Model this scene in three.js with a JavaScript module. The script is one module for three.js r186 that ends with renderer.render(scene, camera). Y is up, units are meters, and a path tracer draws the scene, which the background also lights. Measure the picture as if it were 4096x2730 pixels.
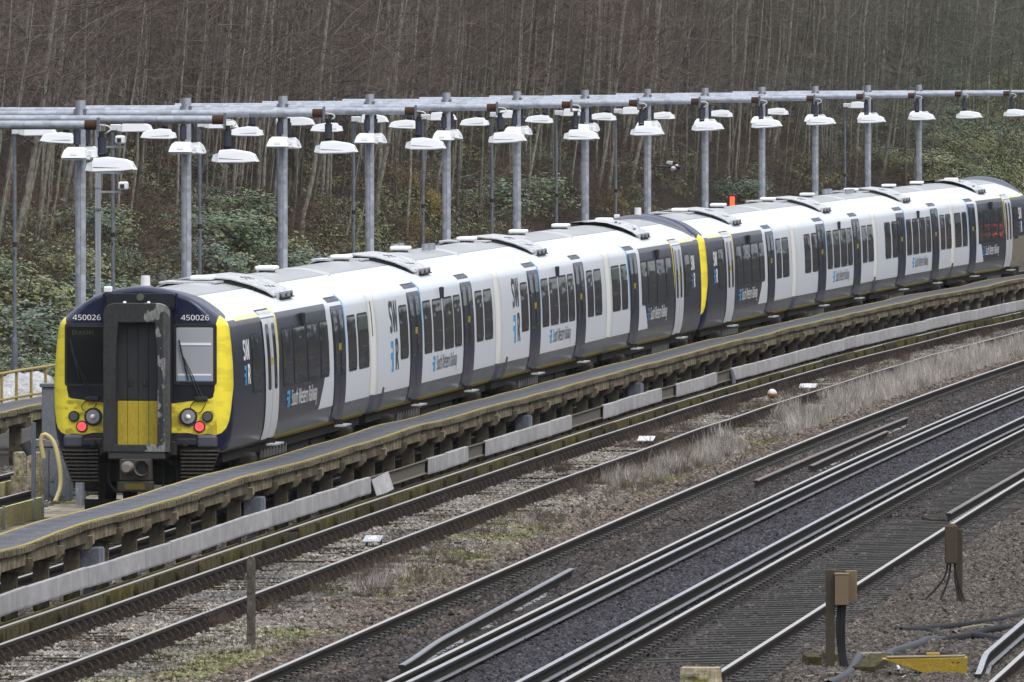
import * as THREE from 'three';
import { mergeGeometries } from 'three/addons/utils/BufferGeometryUtils.js';
import { RoundedBoxGeometry } from 'three/addons/geometries/RoundedBoxGeometry.js';

// ---------------------------------------------------------------- camera, sky, sun, exposure
const scene = new THREE.Scene();
const camera = new THREE.PerspectiveCamera(3.0645, 1024 / 682, 5, 4000);
camera.position.set(0, 7.1, 0);
camera.rotation.set(-0.022937, 0, 0);
const renderer = new THREE.WebGLRenderer({ antialias: true });
renderer.toneMapping = THREE.LinearToneMapping;
renderer.toneMappingExposure = 1.0;
renderer.shadowMap.enabled = true;
{ // bright even overcast: brightest overhead, greyer at the horizon, a little brighter towards the veiled sun
  const w = 256, h = 128, a = new Float32Array(w * h * 4), sun = new THREE.Vector3(0.5, 0.72, 0.5).normalize();
  for (let j = 0; j < h; j++) for (let i = 0; i < w; i++) {
    const el = ((j + 0.5) / h - 0.5) * Math.PI, az = ((i + 0.5) / w - 0.5) * 2 * Math.PI;
    const d = new THREE.Vector3(Math.cos(el) * Math.cos(az), Math.sin(el), Math.cos(el) * Math.sin(az));
    const up = Math.max(0, d.y), g = Math.max(0, d.dot(sun));
    const L = d.y < 0 ? 0.2 : 1.08 * (0.38 + 1.75 * up) + 0.9 * Math.pow(g, 5);
    const k = (j * w + i) * 4;
    a[k] = L * 0.94; a[k + 1] = L * 0.99; a[k + 2] = L * 1.08; a[k + 3] = 1;
  }
  const t = new THREE.DataTexture(a, w, h, THREE.RGBAFormat, THREE.FloatType);
  t.mapping = THREE.EquirectangularReflectionMapping; t.magFilter = THREE.LinearFilter; t.needsUpdate = true;
  scene.background = t; scene.environment = t;
}
const sunLight = new THREE.DirectionalLight(0xfff3e4, 1.5);
sunLight.position.set(110, 170, -100); sunLight.target.position.set(0, 0, -210);
sunLight.castShadow = true; sunLight.shadow.radius = 30; sunLight.shadow.mapSize.set(4096, 4096);
Object.assign(sunLight.shadow.camera, { left: -140, right: 140, top: 140, bottom: -140, near: 1, far: 500 });
scene.add(sunLight, sunLight.target);
scene.fog = new THREE.FogExp2(0xc9ced4, 0.00005);

// ---------------------------------------------------------------- helpers
function rng(seed) { let a = seed >>> 0; return () => { a = (a + 0x6d2b79f5) | 0; let t = Math.imul(a ^ (a >>> 15), 1 | a); t = (t + Math.imul(t ^ (t >>> 7), 61 | t)) ^ t; return ((t ^ (t >>> 14)) >>> 0) / 4294967296; }; }
const V = (x, y, z) => new THREE.Vector3(x, y, z);
const lerp = (a, b, k) => a + (b - a) * k, clamp = (x, a = 0, b = 1) => Math.min(b, Math.max(a, x));
const smooth = (a, b, x) => { const k = clamp((x - a) / (b - a)); return k * k * (3 - 2 * k); };
function hash2(x, y, s = 0) { let n = Math.imul(x, 374761393) + Math.imul(y, 668265263) + Math.imul(s, 974634777); n = Math.imul(n ^ (n >>> 13), 1274126177); return ((n ^ (n >>> 16)) >>> 0) / 4294967296; }
function vnoise(x, y, s = 0, period = 0) {
  const xi = Math.floor(x), yi = Math.floor(y), fx = x - xi, fy = y - yi, u = fx * fx * (3 - 2 * fx), v = fy * fy * (3 - 2 * fy);
  const m = (k) => period ? ((k % period) + period) % period : k;
  return lerp(lerp(hash2(m(xi), m(yi), s), hash2(m(xi + 1), m(yi), s), u), lerp(hash2(m(xi), m(yi + 1), s), hash2(m(xi + 1), m(yi + 1), s), u), v);
}
function fbm(x, y, s = 0, oct = 4, period = 0) { let a = 0, w = 0.5, t = 0; for (let i = 0; i < oct; i++) { a += w * vnoise(x, y, s + i, period); t += w; w *= 0.5; x *= 2; y *= 2; period *= 2; } return a / t; }
const lin = (hex) => new THREE.Color(hex);

// the railway curves gently to the right: t metres along it, u metres to the right of the siding's left rail
const CURVE = [1.2872, 9.9153, 0.9562, 0.4633];
function X0(t) { const w = (t - 230) / 100; return CURVE[0] + w * (CURVE[1] + w * (CURVE[2] + w * CURVE[3])); }
function D0(t) { const w = (t - 230) / 100; return (CURVE[1] + w * (2 * CURVE[2] + 3 * w * CURVE[3])) / 100; }
const TA = 110, TB = 440;
const X = (t) => t < TA ? X0(TA) + D0(TA) * (t - TA) : t > TB ? X0(TB) + D0(TB) * (t - TB) : X0(t);
const DX = (t) => D0(clamp(t, TA, TB));
function P(u, t, h) { const s = DX(t), k = Math.hypot(1, s); return V(X(t) + u / k, h, -(t - u * s / k)); }
const yawAt = (t) => -Math.atan(DX(t));
function place(o, u, t, h, turn = 0) { o.position.copy(P(u, t, h)); o.rotation.y = yawAt(t) + turn; return o; }

const used = new Map();
function numbered(name) { const n = used.get(name) ?? 0; used.set(name, n + 1); return n ? name + '_' + String(n).padStart(3, '0') : name; }
function tag(o, label, category, group) { o.userData.label = label; o.userData.category = category; if (group) o.userData.group = group; return o; }
function thing(name, label, category, group) { const o = new THREE.Group(); o.name = numbered(name); scene.add(o); return tag(o, label, category, group); }
function obj(name, geo, mat, parent = scene) {
  const g = Array.isArray(geo) ? merge(geo) : geo;
  const m = new THREE.Mesh(g, mat); m.name = parent === scene ? numbered(name) : name; m.castShadow = m.receiveShadow = true; parent.add(m); return m;
}
function merge(list) { return mergeGeometries(list.map((g) => { const k = g.index ? g.toNonIndexed() : g; for (const n of Object.keys(k.attributes)) if (!['position', 'normal', 'uv'].includes(n)) k.deleteAttribute(n); return k; })); }
function structure(o) { o.userData.kind = 'structure'; return o; }
function stuff(o) { o.userData.kind = 'stuff'; return o; }
function bx(w, h, d, x = 0, y = 0, z = 0, ry = 0, rx = 0, rz = 0) { // box with uv in metres
  const g = new THREE.BoxGeometry(w, h, d), p = g.attributes.position, n = g.attributes.normal, uv = g.attributes.uv;
  for (let i = 0; i < p.count; i++) { const ax = Math.abs(n.getX(i)), ay = Math.abs(n.getY(i)); uv.setXY(i, ax > 0.5 ? p.getZ(i) : p.getX(i), ay > 0.5 ? p.getZ(i) : p.getY(i)); }
  if (rx || ry || rz) g.applyMatrix4(new THREE.Matrix4().makeRotationFromEuler(new THREE.Euler(rx, ry, rz, 'YXZ')));
  return g.translate(x, y, z);
}
function rbx(w, h, d, r, x = 0, y = 0, z = 0) { return new RoundedBoxGeometry(w, h, d, 2, r).translate(x, y, z); }
function cyl(r0, r1, h, seg, x = 0, y = 0, z = 0, axis = 'y') { const g = new THREE.CylinderGeometry(r1, r0, h, seg); const uv = g.attributes.uv; for (let i = 0; i < uv.count; i++) uv.setXY(i, uv.getX(i) * 6.2832 * Math.max(r0, r1), uv.getY(i) * h); if (axis === 'x') g.rotateZ(-Math.PI / 2); if (axis === 'z') g.rotateX(Math.PI / 2); return g.translate(x, y, z); }
function tube(pts, r, seg = 12, sides = 6) { return new THREE.TubeGeometry(new THREE.CatmullRomCurve3(pts), seg, r, sides, false); }
function bar(a, b, r, sides = 5, r1 = r) { // tapered round bar between two points
  const d = b.clone().sub(a), g = new THREE.CylinderGeometry(r1, r, d.length(), sides, 1);
  g.applyMatrix4(new THREE.Matrix4().compose(a.clone().add(b).multiplyScalar(0.5), new THREE.Quaternion().setFromUnitVectors(V(0, 1, 0), d.normalize()), V(1, 1, 1))); return g;
}
function grid(rows, cols, f, uvf) { // indexed surface from f(i, j)
  const p = [], uv = [], ix = [];
  for (let i = 0; i <= rows; i++) for (let j = 0; j <= cols; j++) { const v = f(i / rows, j / cols, i, j); p.push(v.x, v.y, v.z); const w = uvf ? uvf(i / rows, j / cols, i, j) : [j / cols, i / rows]; uv.push(w[0], w[1]); }
  for (let i = 0; i < rows; i++) for (let j = 0; j < cols; j++) { const a = i * (cols + 1) + j, b = a + 1, c = a + cols + 1, d = c + 1; ix.push(a, b, d, a, d, c); }
  const g = new THREE.BufferGeometry(); g.setAttribute('position', new THREE.Float32BufferAttribute(p, 3)); g.setAttribute('uv', new THREE.Float32BufferAttribute(uv, 2)); g.setIndex(ix); g.computeVertexNormals(); return g;
}
function facing(g, dir) { // turn a surface's faces so that most of them look along dir (a vector, or a function of the point)
  const n = g.attributes.normal, p = g.attributes.position; let s = 0; const q = V(), m = V();
  for (let i = 0; i < n.count; i++) { q.fromBufferAttribute(p, i); m.fromBufferAttribute(n, i); s += m.dot(typeof dir === 'function' ? dir(q) : dir); }
  if (s < 0) { const ix = g.index.array; for (let i = 0; i < ix.length; i += 3) { const a = ix[i]; ix[i] = ix[i + 1]; ix[i + 1] = a; } g.computeVertexNormals(); }
  return g;
}
// a profile of (du, dh) corners carried along the line; flat across its edges, smooth along it
function sweep(profile, u0, ts, h0 = 0, closed = true, caps = false) {
  let area = 0; for (let i = 0; i < profile.length; i++) { const a = profile[i], b = profile[(i + 1) % profile.length]; area += a[0] * b[1] - b[0] * a[1]; }
  if (closed && area < 0) profile = profile.slice().reverse();
  const parts = [], hh = typeof h0 === 'function' ? h0 : () => h0, uu = typeof u0 === 'function' ? u0 : () => u0; let run = 0;
  for (let e = 0; e < profile.length - (closed ? 0 : 1); e++) {
    const a = profile[e], b = profile[(e + 1) % profile.length], w = Math.hypot(a[0] - b[0], a[1] - b[1]), r0 = run; run += w;
    parts.push(grid(ts.length - 1, 1, (i, j, ii) => { const q = j ? b : a, t = ts[ii]; return P(uu(t) + q[0], t, hh(t) + q[1]); }, (i, j, ii) => [ts[ii], r0 + j * w]));
  }
  if (caps) for (const [t, s] of [[ts[0], 1], [ts[ts.length - 1], -1]]) {
    const sh = new THREE.ShapeGeometry(new THREE.Shape(profile.map((q) => new THREE.Vector2(q[0], q[1])))), p = sh.attributes.position;
    for (let i = 0; i < p.count; i++) { const v = P(uu(t) + p.getX(i), t, hh(t) + p.getY(i)); p.setXYZ(i, v.x, v.y, v.z); }
    if (s < 0) { const ix = sh.index.array; for (let i = 0; i < ix.length; i += 3) { const k = ix[i]; ix[i] = ix[i + 1]; ix[i + 1] = k; } }
    sh.computeVertexNormals(); parts.push(sh);
  }
  return merge(parts);
}
const range = (a, b, step) => { const n = Math.max(1, Math.round((b - a) / step)); return Array.from({ length: n + 1 }, (_, i) => a + (b - a) * i / n); };

// ---------------------------------------------------------------- textures and materials
function noiseTexture(size, f, srgb = true) { // f(x, y in 0..1) gives [r, g, b] 0..255
  const a = new Uint8Array(size * size * 4);
  for (let j = 0; j < size; j++) for (let i = 0; i < size; i++) { const c = f(i / size, j / size), k = (j * size + i) * 4; a[k] = c[0]; a[k + 1] = c[1]; a[k + 2] = c[2]; a[k + 3] = 255; }
  const t = new THREE.DataTexture(a, size, size); t.wrapS = t.wrapT = THREE.RepeatWrapping; t.magFilter = t.minFilter = THREE.LinearFilter; if (srgb) t.colorSpace = THREE.SRGBColorSpace; t.needsUpdate = true; return t;
}
const grey = (f) => (x, y) => { const g = clamp(f(x, y)) * 255; return [g, g, g]; };
const T = {
  grain: noiseTexture(512, grey((x, y) => 0.52 + 0.48 * fbm(x * 64, y * 64, 3, 3, 64) * (0.6 + 0.4 * fbm(x * 6, y * 6, 9, 3, 6)) + 0.12 * (vnoise(x * 256, y * 256, 5, 256) - 0.5))),
  streak: noiseTexture(512, (x, y) => { // weathered concrete: vertical runs, blotches, moss
    const s = fbm(x * 90, y * 3, 11, 3, 90 * 0 + 0), b = fbm(x * 10, y * 10, 4, 4, 10), m = smooth(0.6, 0.78, fbm(x * 7, y * 7, 21, 4, 7));
    const k = 0.45 + 0.45 * b + 0.3 * (s - 0.5) + 0.15 * (vnoise(x * 256, y * 256, 2, 256) - 0.5); return [lerp(205, 120, m) * k * 1.1, lerp(196, 128, m) * k * 1.1, lerp(176, 62, m) * k * 1.1].map((c) => clamp(c, 0, 255)); }),
  galv: noiseTexture(512, grey((x, y) => { // spangled zinc: patches of slightly different greys
    let best = 9, id = 0; const n = 28; for (let a = -1; a <= 1; a++) for (let b = -1; b <= 1; b++) { const cx = Math.floor(x * n) + a, cy = Math.floor(y * n) + b, mx = (cx + n) % n, my = (cy + n) % n; const d = Math.hypot(x * n - cx - hash2(mx, my, 1), (y * n - cy - hash2(mx, my, 2))); if (d < best) { best = d; id = hash2(mx, my, 3); } }
    return 0.76 + 0.16 * id + 0.1 * (fbm(x * 40, y * 40, 3, 2, 40) - 0.5); })),
  asphalt: noiseTexture(512, grey((x, y) => 0.62 + 0.3 * (fbm(x * 8, y * 8, 7, 4, 8) - 0.5) + 0.5 * (vnoise(x * 200, y * 200, 8, 200) - 0.5))),
  rough: noiseTexture(256, grey((x, y) => 0.35 + 0.5 * fbm(x * 8, y * 8, 31, 4, 8)), false),
  bump: noiseTexture(256, grey((x, y) => fbm(x * 24, y * 24, 17, 4, 24)), false),
  wave: noiseTexture(256, grey((x, y) => fbm(x * 5, y * 7, 41, 2, 0)), false),
};
const std = (color, roughness = 0.8, o = {}) => (roughness >= 0.74 ? new THREE.MeshPhysicalMaterial({ color, roughness, specularIntensity: 0.22, side: THREE.DoubleSide, ...o }) : new THREE.MeshStandardMaterial({ color, roughness, side: THREE.DoubleSide, ...o }));
const rep = (t, a, b = a) => { const k = t.clone(); k.repeat.set(a, b); k.needsUpdate = true; return k; };
const C = (r, g, b) => new THREE.Color().setRGB(r, g, b);
const M = {
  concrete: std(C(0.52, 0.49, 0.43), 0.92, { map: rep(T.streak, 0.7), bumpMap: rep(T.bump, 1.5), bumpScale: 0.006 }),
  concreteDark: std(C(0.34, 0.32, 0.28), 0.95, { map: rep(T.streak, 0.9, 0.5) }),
  slabEdge: std(C(0.42, 0.4, 0.35), 0.95, { map: rep(T.streak, 1.3) }),
  deck: std(C(0.25, 0.255, 0.285), 0.85, { map: rep(T.asphalt, 0.6) }),
  yellowLine: std(C(0.78, 0.64, 0.22), 0.85, { map: rep(T.asphalt, 2.1) }),
  timber: std(C(0.2, 0.185, 0.09), 0.95, { map: rep(T.streak, 0.8, 1.6) }),
  rust: std(C(0.085, 0.066, 0.053), 0.85, { map: rep(T.grain, 2) }),
  railSide: std(C(0.066, 0.056, 0.046), 0.8, { map: rep(T.grain, 1.2) }),
  railDark: std(C(0.055, 0.05, 0.048), 0.8, { map: rep(T.grain, 1.2) }),
  railTop: std(C(0.36, 0.345, 0.33), 0.42, { metalness: 0.4 }),
  railDull: std(C(0.31, 0.285, 0.27), 0.5, { metalness: 0.4 }),
  conductorTop: std(C(0.6, 0.6, 0.63), 0.45, { metalness: 0.4, map: rep(T.grain, 0.8) }),
  sleeper: std(C(0.105, 0.1, 0.094), 0.95, { map: rep(T.grain, 1.1) }),
  sleeperWood: std(C(0.1, 0.085, 0.07), 0.95, { map: rep(T.streak, 3, 0.5) }),
  clip: std(C(0.05, 0.047, 0.044), 0.6),
  galv: std(C(0.44, 0.47, 0.53), 0.55, { metalness: 0.25, map: rep(T.galv, 0.35) }),
  galvDark: std(C(0.19, 0.21, 0.255), 0.6, { metalness: 0.2, map: rep(T.galv, 0.35) }),
  collarRust: std(C(0.13, 0.07, 0.045), 0.9, { map: rep(T.grain, 5) }),
  lampWhite: std(C(0.66, 0.67, 0.685), 0.45),
  lampOld: std(C(0.62, 0.63, 0.64), 0.5),
  lampGlass: std(C(0.55, 0.56, 0.56), 0.3),
  gear: std(C(0.022, 0.025, 0.042), 0.55),
  black: std(C(0.014, 0.014, 0.016), 0.6),
  dark: std(C(0.03, 0.028, 0.026), 0.85),
  grime: std(C(0.06, 0.053, 0.045), 0.9, { map: rep(T.grain, 1.5) }),
  cable: std(C(0.6, 0.6, 0.58), 0.6),
  blackCable: std(C(0.022, 0.022, 0.025), 0.75),
  greyCable: std(C(0.065, 0.068, 0.078), 0.75),
  tanBox: std(C(0.36, 0.27, 0.17), 0.75, { map: rep(T.grain, 4) }),
  board: std(C(0.62, 0.6, 0.61), 0.55, { map: noiseTexture(256, grey((x, y) => 0.8 + 0.16 * (fbm(x * 14, y * 2.2, 5, 3) - 0.5) + 0.12 * (fbm(x * 6, y * 6, 8, 3, 6) - 0.5))) }),
  channel: std(C(0.42, 0.4, 0.41), 0.6, { map: rep(T.streak, 2) }),
  brown: std(C(0.13, 0.105, 0.075), 0.85, { map: rep(T.grain, 4) }),
  yellowPaint: std(C(0.62, 0.42, 0.02), 0.6, { map: rep(T.grain, 2) }),
  railingYellow: std(C(0.6, 0.43, 0.1), 0.6, { map: rep(T.grain, 3) }),
  cabinet: std(C(0.3, 0.325, 0.36), 0.6, { map: rep(T.grain, 1.5) }),
  hose: std(C(0.55, 0.45, 0.2), 0.6),
  block: std(C(1, 0.95, 0.84), 0.9, { map: rep(T.streak, 1.1) }),
  sack: std(C(0.6, 0.6, 0.6), 0.7, { map: rep(T.grain, 1) }),
};

// ---------------------------------------------------------------- ground
function bank(u) { // the wooded cutting side on the left and a lower one far to the right
  if (u < -14.2) { const d = -14.2 - u; return Math.min(17, 0.62 * d + 0.5 * smooth(0, 3, d)); }
  if (u > 24) return Math.min(17, 1.1 * (u - 24));
  return 0;
}
const bed = (u) => Math.max(smooth(3.0, 3.7, u) * (1 - smooth(10.0, 11.0, u)), smooth(10.9, 11.4, u) * (1 - smooth(15, 16, u)));
function groundH(u, t) {
  const b = bank(u), n = fbm(u * 0.9 + 50, t * 0.9, 5, 3) - 0.5;
  if (b > 0) return -0.2 + b + (fbm(u * 0.25 + 9, t * 0.25, 8, 3) - 0.5) * Math.min(1.6, b);
  const side = -0.235 + 0.05 * n, fast = -0.178 + 0.02 * n + (u > 3.6 && u < 6 ? 0.012 : 0);
  return lerp(side, fast, bed(u)) - 0.06 * smooth(1.9, 2.6, u) * (1 - smooth(2.8, 3.5, u));
}
function zone(u, t) { // colour of stones and soil
  const n = fbm(u * 0.5 + 3, t * 0.35, 13, 4), n2 = fbm(u * 2.1, t * 1.7, 33, 3);
  const pale = [0.17, 0.153, 0.132], brown = [0.1, 0.081, 0.067], dark = [0.046, 0.04, 0.038], wet = [0.04, 0.038, 0.043];
  const mix = (a, b, k) => a.map((v, i) => lerp(v, b[i], k));
  let c = mix(pale, brown, smooth(1.4, 3.1, u + (n - 0.5) * 2.4));
  c = mix(c, [0.085, 0.08, 0.078], smooth(0.5, 0.68, n) * (u < 2 ? 0.75 : 0));
  c = mix(c, dark, smooth(3.4, 4.6, u + (n - 0.5) * 1.6));
  c = mix(c, wet, smooth(5.4, 6, u) * (1 - smooth(6.9, 7.6, u)));
  c = mix(c, [0.07, 0.061, 0.053], smooth(9.0, 9.8, u + (n - 0.5)));
  c = mix(c, [0.028, 0.027, 0.018], smooth(13.5, 16, u));
  if (u < -1.6) c = mix(c, [0.15, 0.14, 0.128], 0.7);
  const moss = smooth(0.56, 0.7, fbm(u * 0.8 + 70, t * 0.3, 51, 4)) * smooth(1.2, 1.9, u) * (1 - smooth(2.9, 3.5, u));
  c = mix(c, [0.12, 0.125, 0.045], moss * 0.6);
  return c.map((v) => v * (0.75 + 0.5 * n2));
}
{
  const us = [...range(-260, -60, 25), ...range(-56, -15, 1), ...range(-14.5, 16.5, 0.3), ...range(18, 44, 1.5), ...range(46, 90, 4), ...range(110, 300, 30)];
  const ts = [...range(-300, 100, 40), ...range(110, 136, 3), ...range(138, 345, 1.1), ...range(348, 560, 3), ...range(580, 1600, 60)];
  const col = [];
  const g = grid(ts.length - 1, us.length - 1, (i, j, ii, jj) => {
    const u = us[jj], t = ts[ii]; let c;
    if (u > 24) c = [0.016, 0.019, 0.012].map((v) => v * (0.4 + 1.2 * fbm(u * 0.5, t * 0.5, 7, 4))); else if (bank(u) > 0) { const n = fbm(u * 0.6, t * 0.6, 77, 4), gr = smooth(0.5, 0.62, fbm(u * 0.3 + 4, t * 0.2, 91, 3)) * 0.7; c = [lerp(0.045, 0.032, gr), lerp(0.034, 0.04, gr), lerp(0.026, 0.02, gr)].map((v) => v * (0.55 + 0.9 * n)); } else c = zone(u, t).map((v) => v * 0.8);
    col.push(...c); return P(u, t, groundH(u, t));
  }, (i, j, ii, jj) => [us[jj], ts[ii]]);
  g.setAttribute('color', new THREE.Float32BufferAttribute(col, 3)); facing(g, V(0, 1, 0));
  const m = std(0xffffff, 0.96, { vertexColors: true, map: rep(T.grain, 0.7), bumpMap: rep(T.bump, 1.1), bumpScale: 0.03 });
  structure(obj('ground', g, m)).userData.label = 'gravel ground of the railway yard rising to a wooded bank';
}

// ---------------------------------------------------------------- rails
const FLAT = [[-0.036, -0.012], [-0.029, 0], [0.029, 0], [0.036, -0.012], [0.036, -0.036], [0.009, -0.05], [0.009, -0.134], [0.07, -0.148], [0.07, -0.159], [-0.07, -0.159], [-0.07, -0.148], [-0.009, -0.134], [-0.009, -0.05], [-0.036, -0.036]];
const BULL = [[-0.035, -0.01], [-0.028, 0], [0.028, 0], [0.035, -0.01], [0.035, -0.044], [0.01, -0.055], [0.01, -0.11], [0.034, -0.12], [0.034, -0.144], [-0.034, -0.144], [-0.034, -0.12], [-0.01, -0.11], [-0.01, -0.055], [-0.035, -0.044]];
const TREAD = [[-0.03, 0.001], [-0.026, 0.0025], [0.026, 0.0025], [0.03, 0.001]];
const R = rng(7);
const wob = (s, amp, len) => (t) => amp * 2 * (fbm(t / len + s * 17, s * 3.1, 61, 2) - 0.5);
function rail(parent, u, t0, t1, h, profile, side, top) {
  const ts = range(t0, t1, 1.2), r = obj('rail', sweep(profile, u, ts, h), side, parent);
  const lift = typeof h === 'function' ? (t) => h(t) : h;
  obj('running_surface', sweep(TREAD, u, ts, lift, false), top, r); return r;
}
const inFrame = (u, t, h = 0, pad = 40) => { const p = P(u, t, h), x = 512 + 12757.5 * p.x / -p.z, y = 48.6 + 12757.5 * (7.1 - p.y) / -p.z; return x > -pad && x < 1024 + pad && y < 682 + pad; };

const chairGeo = (() => { // cast chair: base plate, two jaws and a bolt head each side
  const jaw = (s) => { const sh = new THREE.Shape([[0.036, 0], [0.036, 0.1], [0.07, 0.088], [0.095, 0.03], [0.185, 0.012], [0.185, 0]].map((p) => new THREE.Vector2(p[0] * s, p[1]))); return new THREE.ExtrudeGeometry(sh, { depth: 0.085, bevelEnabled: false }).translate(0, 0.02, -0.0425); };
  return merge([bx(0.38, 0.035, 0.2, 0, 0.012, 0), jaw(1), jaw(-1), bx(0.05, 0.05, 0.05, 0.15, 0.05, 0.055), bx(0.05, 0.05, 0.05, -0.15, 0.05, -0.055)]);
})();
const clipGeo = (() => merge([new THREE.TorusGeometry(0.038, 0.012, 5, 12).rotateX(1.15).translate(0.115, 0.045, 0), bx(0.1, 0.035, 0.13, 0.11, 0.008, 0)]))();
const clipGeoL = clipGeo.clone().scale(-1, 1, 1);
{ const ix = clipGeoL.index; if (!ix) { const p = clipGeoL.attributes.position.array, n = clipGeoL.attributes.normal.array; for (let i = 0; i < p.length; i += 9) for (const a of [p, n]) for (let c = 0; c < 3; c++) { const k = a[i + 3 + c]; a[i + 3 + c] = a[i + 6 + c]; a[i + 6 + c] = k; } } }

// many alike pieces: the nearest 300 as parts of their own, the rest joined
function pieces(parent, name, geos, mat, spots) {
  spots.sort((a, b) => a.t - b.t);
  const rest = [];
  spots.forEach((s, i) => {
    const geo = geos[i % geos.length];
    if (i < 300) { const m = obj(name, geo, Array.isArray(mat) ? mat[i % mat.length] : mat, parent); place(m, s.u, s.t, s.h, s.turn ?? 0); if (s.rz) m.rotation.z = s.rz; if (s.sc) m.scale.set(...s.sc); } else {
      const o = new THREE.Object3D(); place(o, s.u, s.t, s.h, s.turn ?? 0); if (s.rz) o.rotation.z = s.rz; if (s.sc) o.scale.set(...s.sc); o.updateMatrix(); rest.push((geo.index ? geo.toNonIndexed() : geo.clone()).applyMatrix4(o.matrix));
    }
  });
  if (rest.length) stuff(obj(name + 's', rest, Array.isArray(mat) ? mat[0] : mat, parent));
}
const tint = (m, k) => { const c = m.clone(); c.color.multiplyScalar(k); return c; };
const sleeperMats = [0.8, 1, 1.15, 0.92].map((k) => tint(M.sleeper, k)), woodMats = [0.75, 1, 1.2].map((k) => tint(M.sleeperWood, k));

{ // the weedy siding beside the walkway
  const tr = thing('siding_track', 'weedy siding of old chaired rails between the walkway and the dry grass', 'railway track');
  const hl = (t) => 0.02 * 2 * (fbm(t / 14, 1, 61, 2) - 0.5) * smooth(185, 240, t), hr = (t) => 0.02 * 2 * (fbm(t / 14, 8, 62, 2) - 0.5) * smooth(185, 240, t);
  rail(tr, (t) => wob(1, 0.03, 16)(t) * smooth(190, 240, t), 128, 372, hl, BULL, M.railSide, M.railDull);
  rail(tr, (t) => 1.43 + wob(2, 0.03, 16)(t) * smooth(190, 240, t), 128, 372, hr, BULL, M.railSide, M.railDull);
  const sl = [], ch = [];
  for (let t = 130; t < 352; t += 0.715) {
    sl.push({ u: 0.715, t, h: -0.255 + R() * 0.02, turn: (R() - 0.5) * 0.03 });
    for (const u of [0, 1.43]) ch.push({ u, t, h: -0.17, turn: 0 });
  }
  pieces(tr, 'sleeper', [bx(2.6, 0.14, 0.25)], woodMats, sl);
  pieces(tr, 'rail_chair', [chairGeo], M.rust, ch.filter((c) => inFrame(c.u, c.t)));
}
function fastTrack(label, uL, uR, t0, t1, canted) {
  const tr = thing('main_line_track', label, 'railway track');
  rail(tr, uL, 126, t1 + 60, canted, FLAT, M.railSide, M.railTop); rail(tr, uR, 126, t1 + 60, 0, FLAT, M.railSide, M.railTop);
  const sl = [], cl = [], w = uR - uL;
  for (let t = t0; t < t1; t += 0.65) {
    sl.push({ u: (uL + uR) / 2, t, h: -0.245 + canted / 2, rz: canted / w, turn: (R() - 0.5) * 0.012 });
    for (const [u, h] of [[uL, canted], [uR, 0]]) for (const s of [1, -1]) cl.push({ u, t, h: h - 0.152, s, turn: (R() - 0.5) * 0.1 });
  }
  pieces(tr, 'sleeper', [bx(2.5, 0.17, 0.27)], sleeperMats, sl.filter((c) => inFrame(c.u, c.t, 0, 150)));
  const seen = cl.filter((c) => inFrame(c.u, c.t));
  pieces(tr, 'rail_clip', [clipGeo], M.clip, seen.filter((c) => c.s > 0));
  const left = seen.filter((c) => c.s < 0).map((c) => { const o = new THREE.Object3D(); place(o, c.u, c.t, c.h, c.turn); o.updateMatrix(); return clipGeoL.clone().applyMatrix4(o.matrix); });
  stuff(obj('rail_clips', left, M.clip, tr)); return tr;
}
fastTrack('main line next to the dry grass strip, loose rails lying in it', 4.03, 5.525, 130, 310, 0.04);
fastTrack('main line nearer the two cable posts with close ribbed sleepers', 7.54, 9.05, 130, 262, 0.045);
{
  const tr = thing('main_line_track', 'corner of a track at the bottom right edge by the yellow wedge', 'railway track');
  rail(tr, 12.26, 126, 240, 0, FLAT, M.railSide, M.railTop); rail(tr, 13.77, 126, 240, 0, FLAT, M.railSide, M.railTop);
  const sl = []; for (let t = 131; t < 170; t += 0.65) sl.push({ u: 13, t, h: -0.245 }); pieces(tr, 'sleeper', [bx(2.5, 0.17, 0.27)], sleeperMats, sl);
}
{ // pale concrete apron in front of the train
  const g = grid(20, 6, (i, j) => P(lerp(-7.0, -4.35, j), lerp(188, 207.5, i), -0.19), (i, j) => [j * 2.6, i * 20]); facing(g, V(0, 1, 0));
  structure(obj('concrete_apron', g, std(C(0.85, 0.82, 0.76), 0.9, { map: rep(T.streak, 0.13) })));
}
{ // the tracks under the train and to its left
  const a = thing('siding_track', 'siding track under the parked passenger train', 'railway track');
  rail(a, -3.74, 150, 400, 0, BULL, M.railSide, M.railDull); rail(a, -2.29, 150, 400, 0, BULL, M.railSide, M.railDull);
  const sl = []; for (let t = 172; t < 215; t += 0.72) sl.push({ u: -3, t, h: -0.25 }); pieces(a, 'sleeper', [bx(2.6, 0.14, 0.25)], woodMats, sl);
  const b = thing('siding_track', 'siding track at the left edge between the railed walkway and the boards', 'railway track');
  rail(b, -8.0, 150, 420, 0, BULL, M.railSide, M.railDull); rail(b, -6.55, 150, 420, 0, BULL, M.railSide, M.railDull);
  const s2 = []; for (let t = 192; t < 232; t += 0.72) s2.push({ u: -7.3, t, h: -0.25 }); pieces(b, 'sleeper', [bx(2.6, 0.14, 0.25)], woodMats, s2);
}
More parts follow.
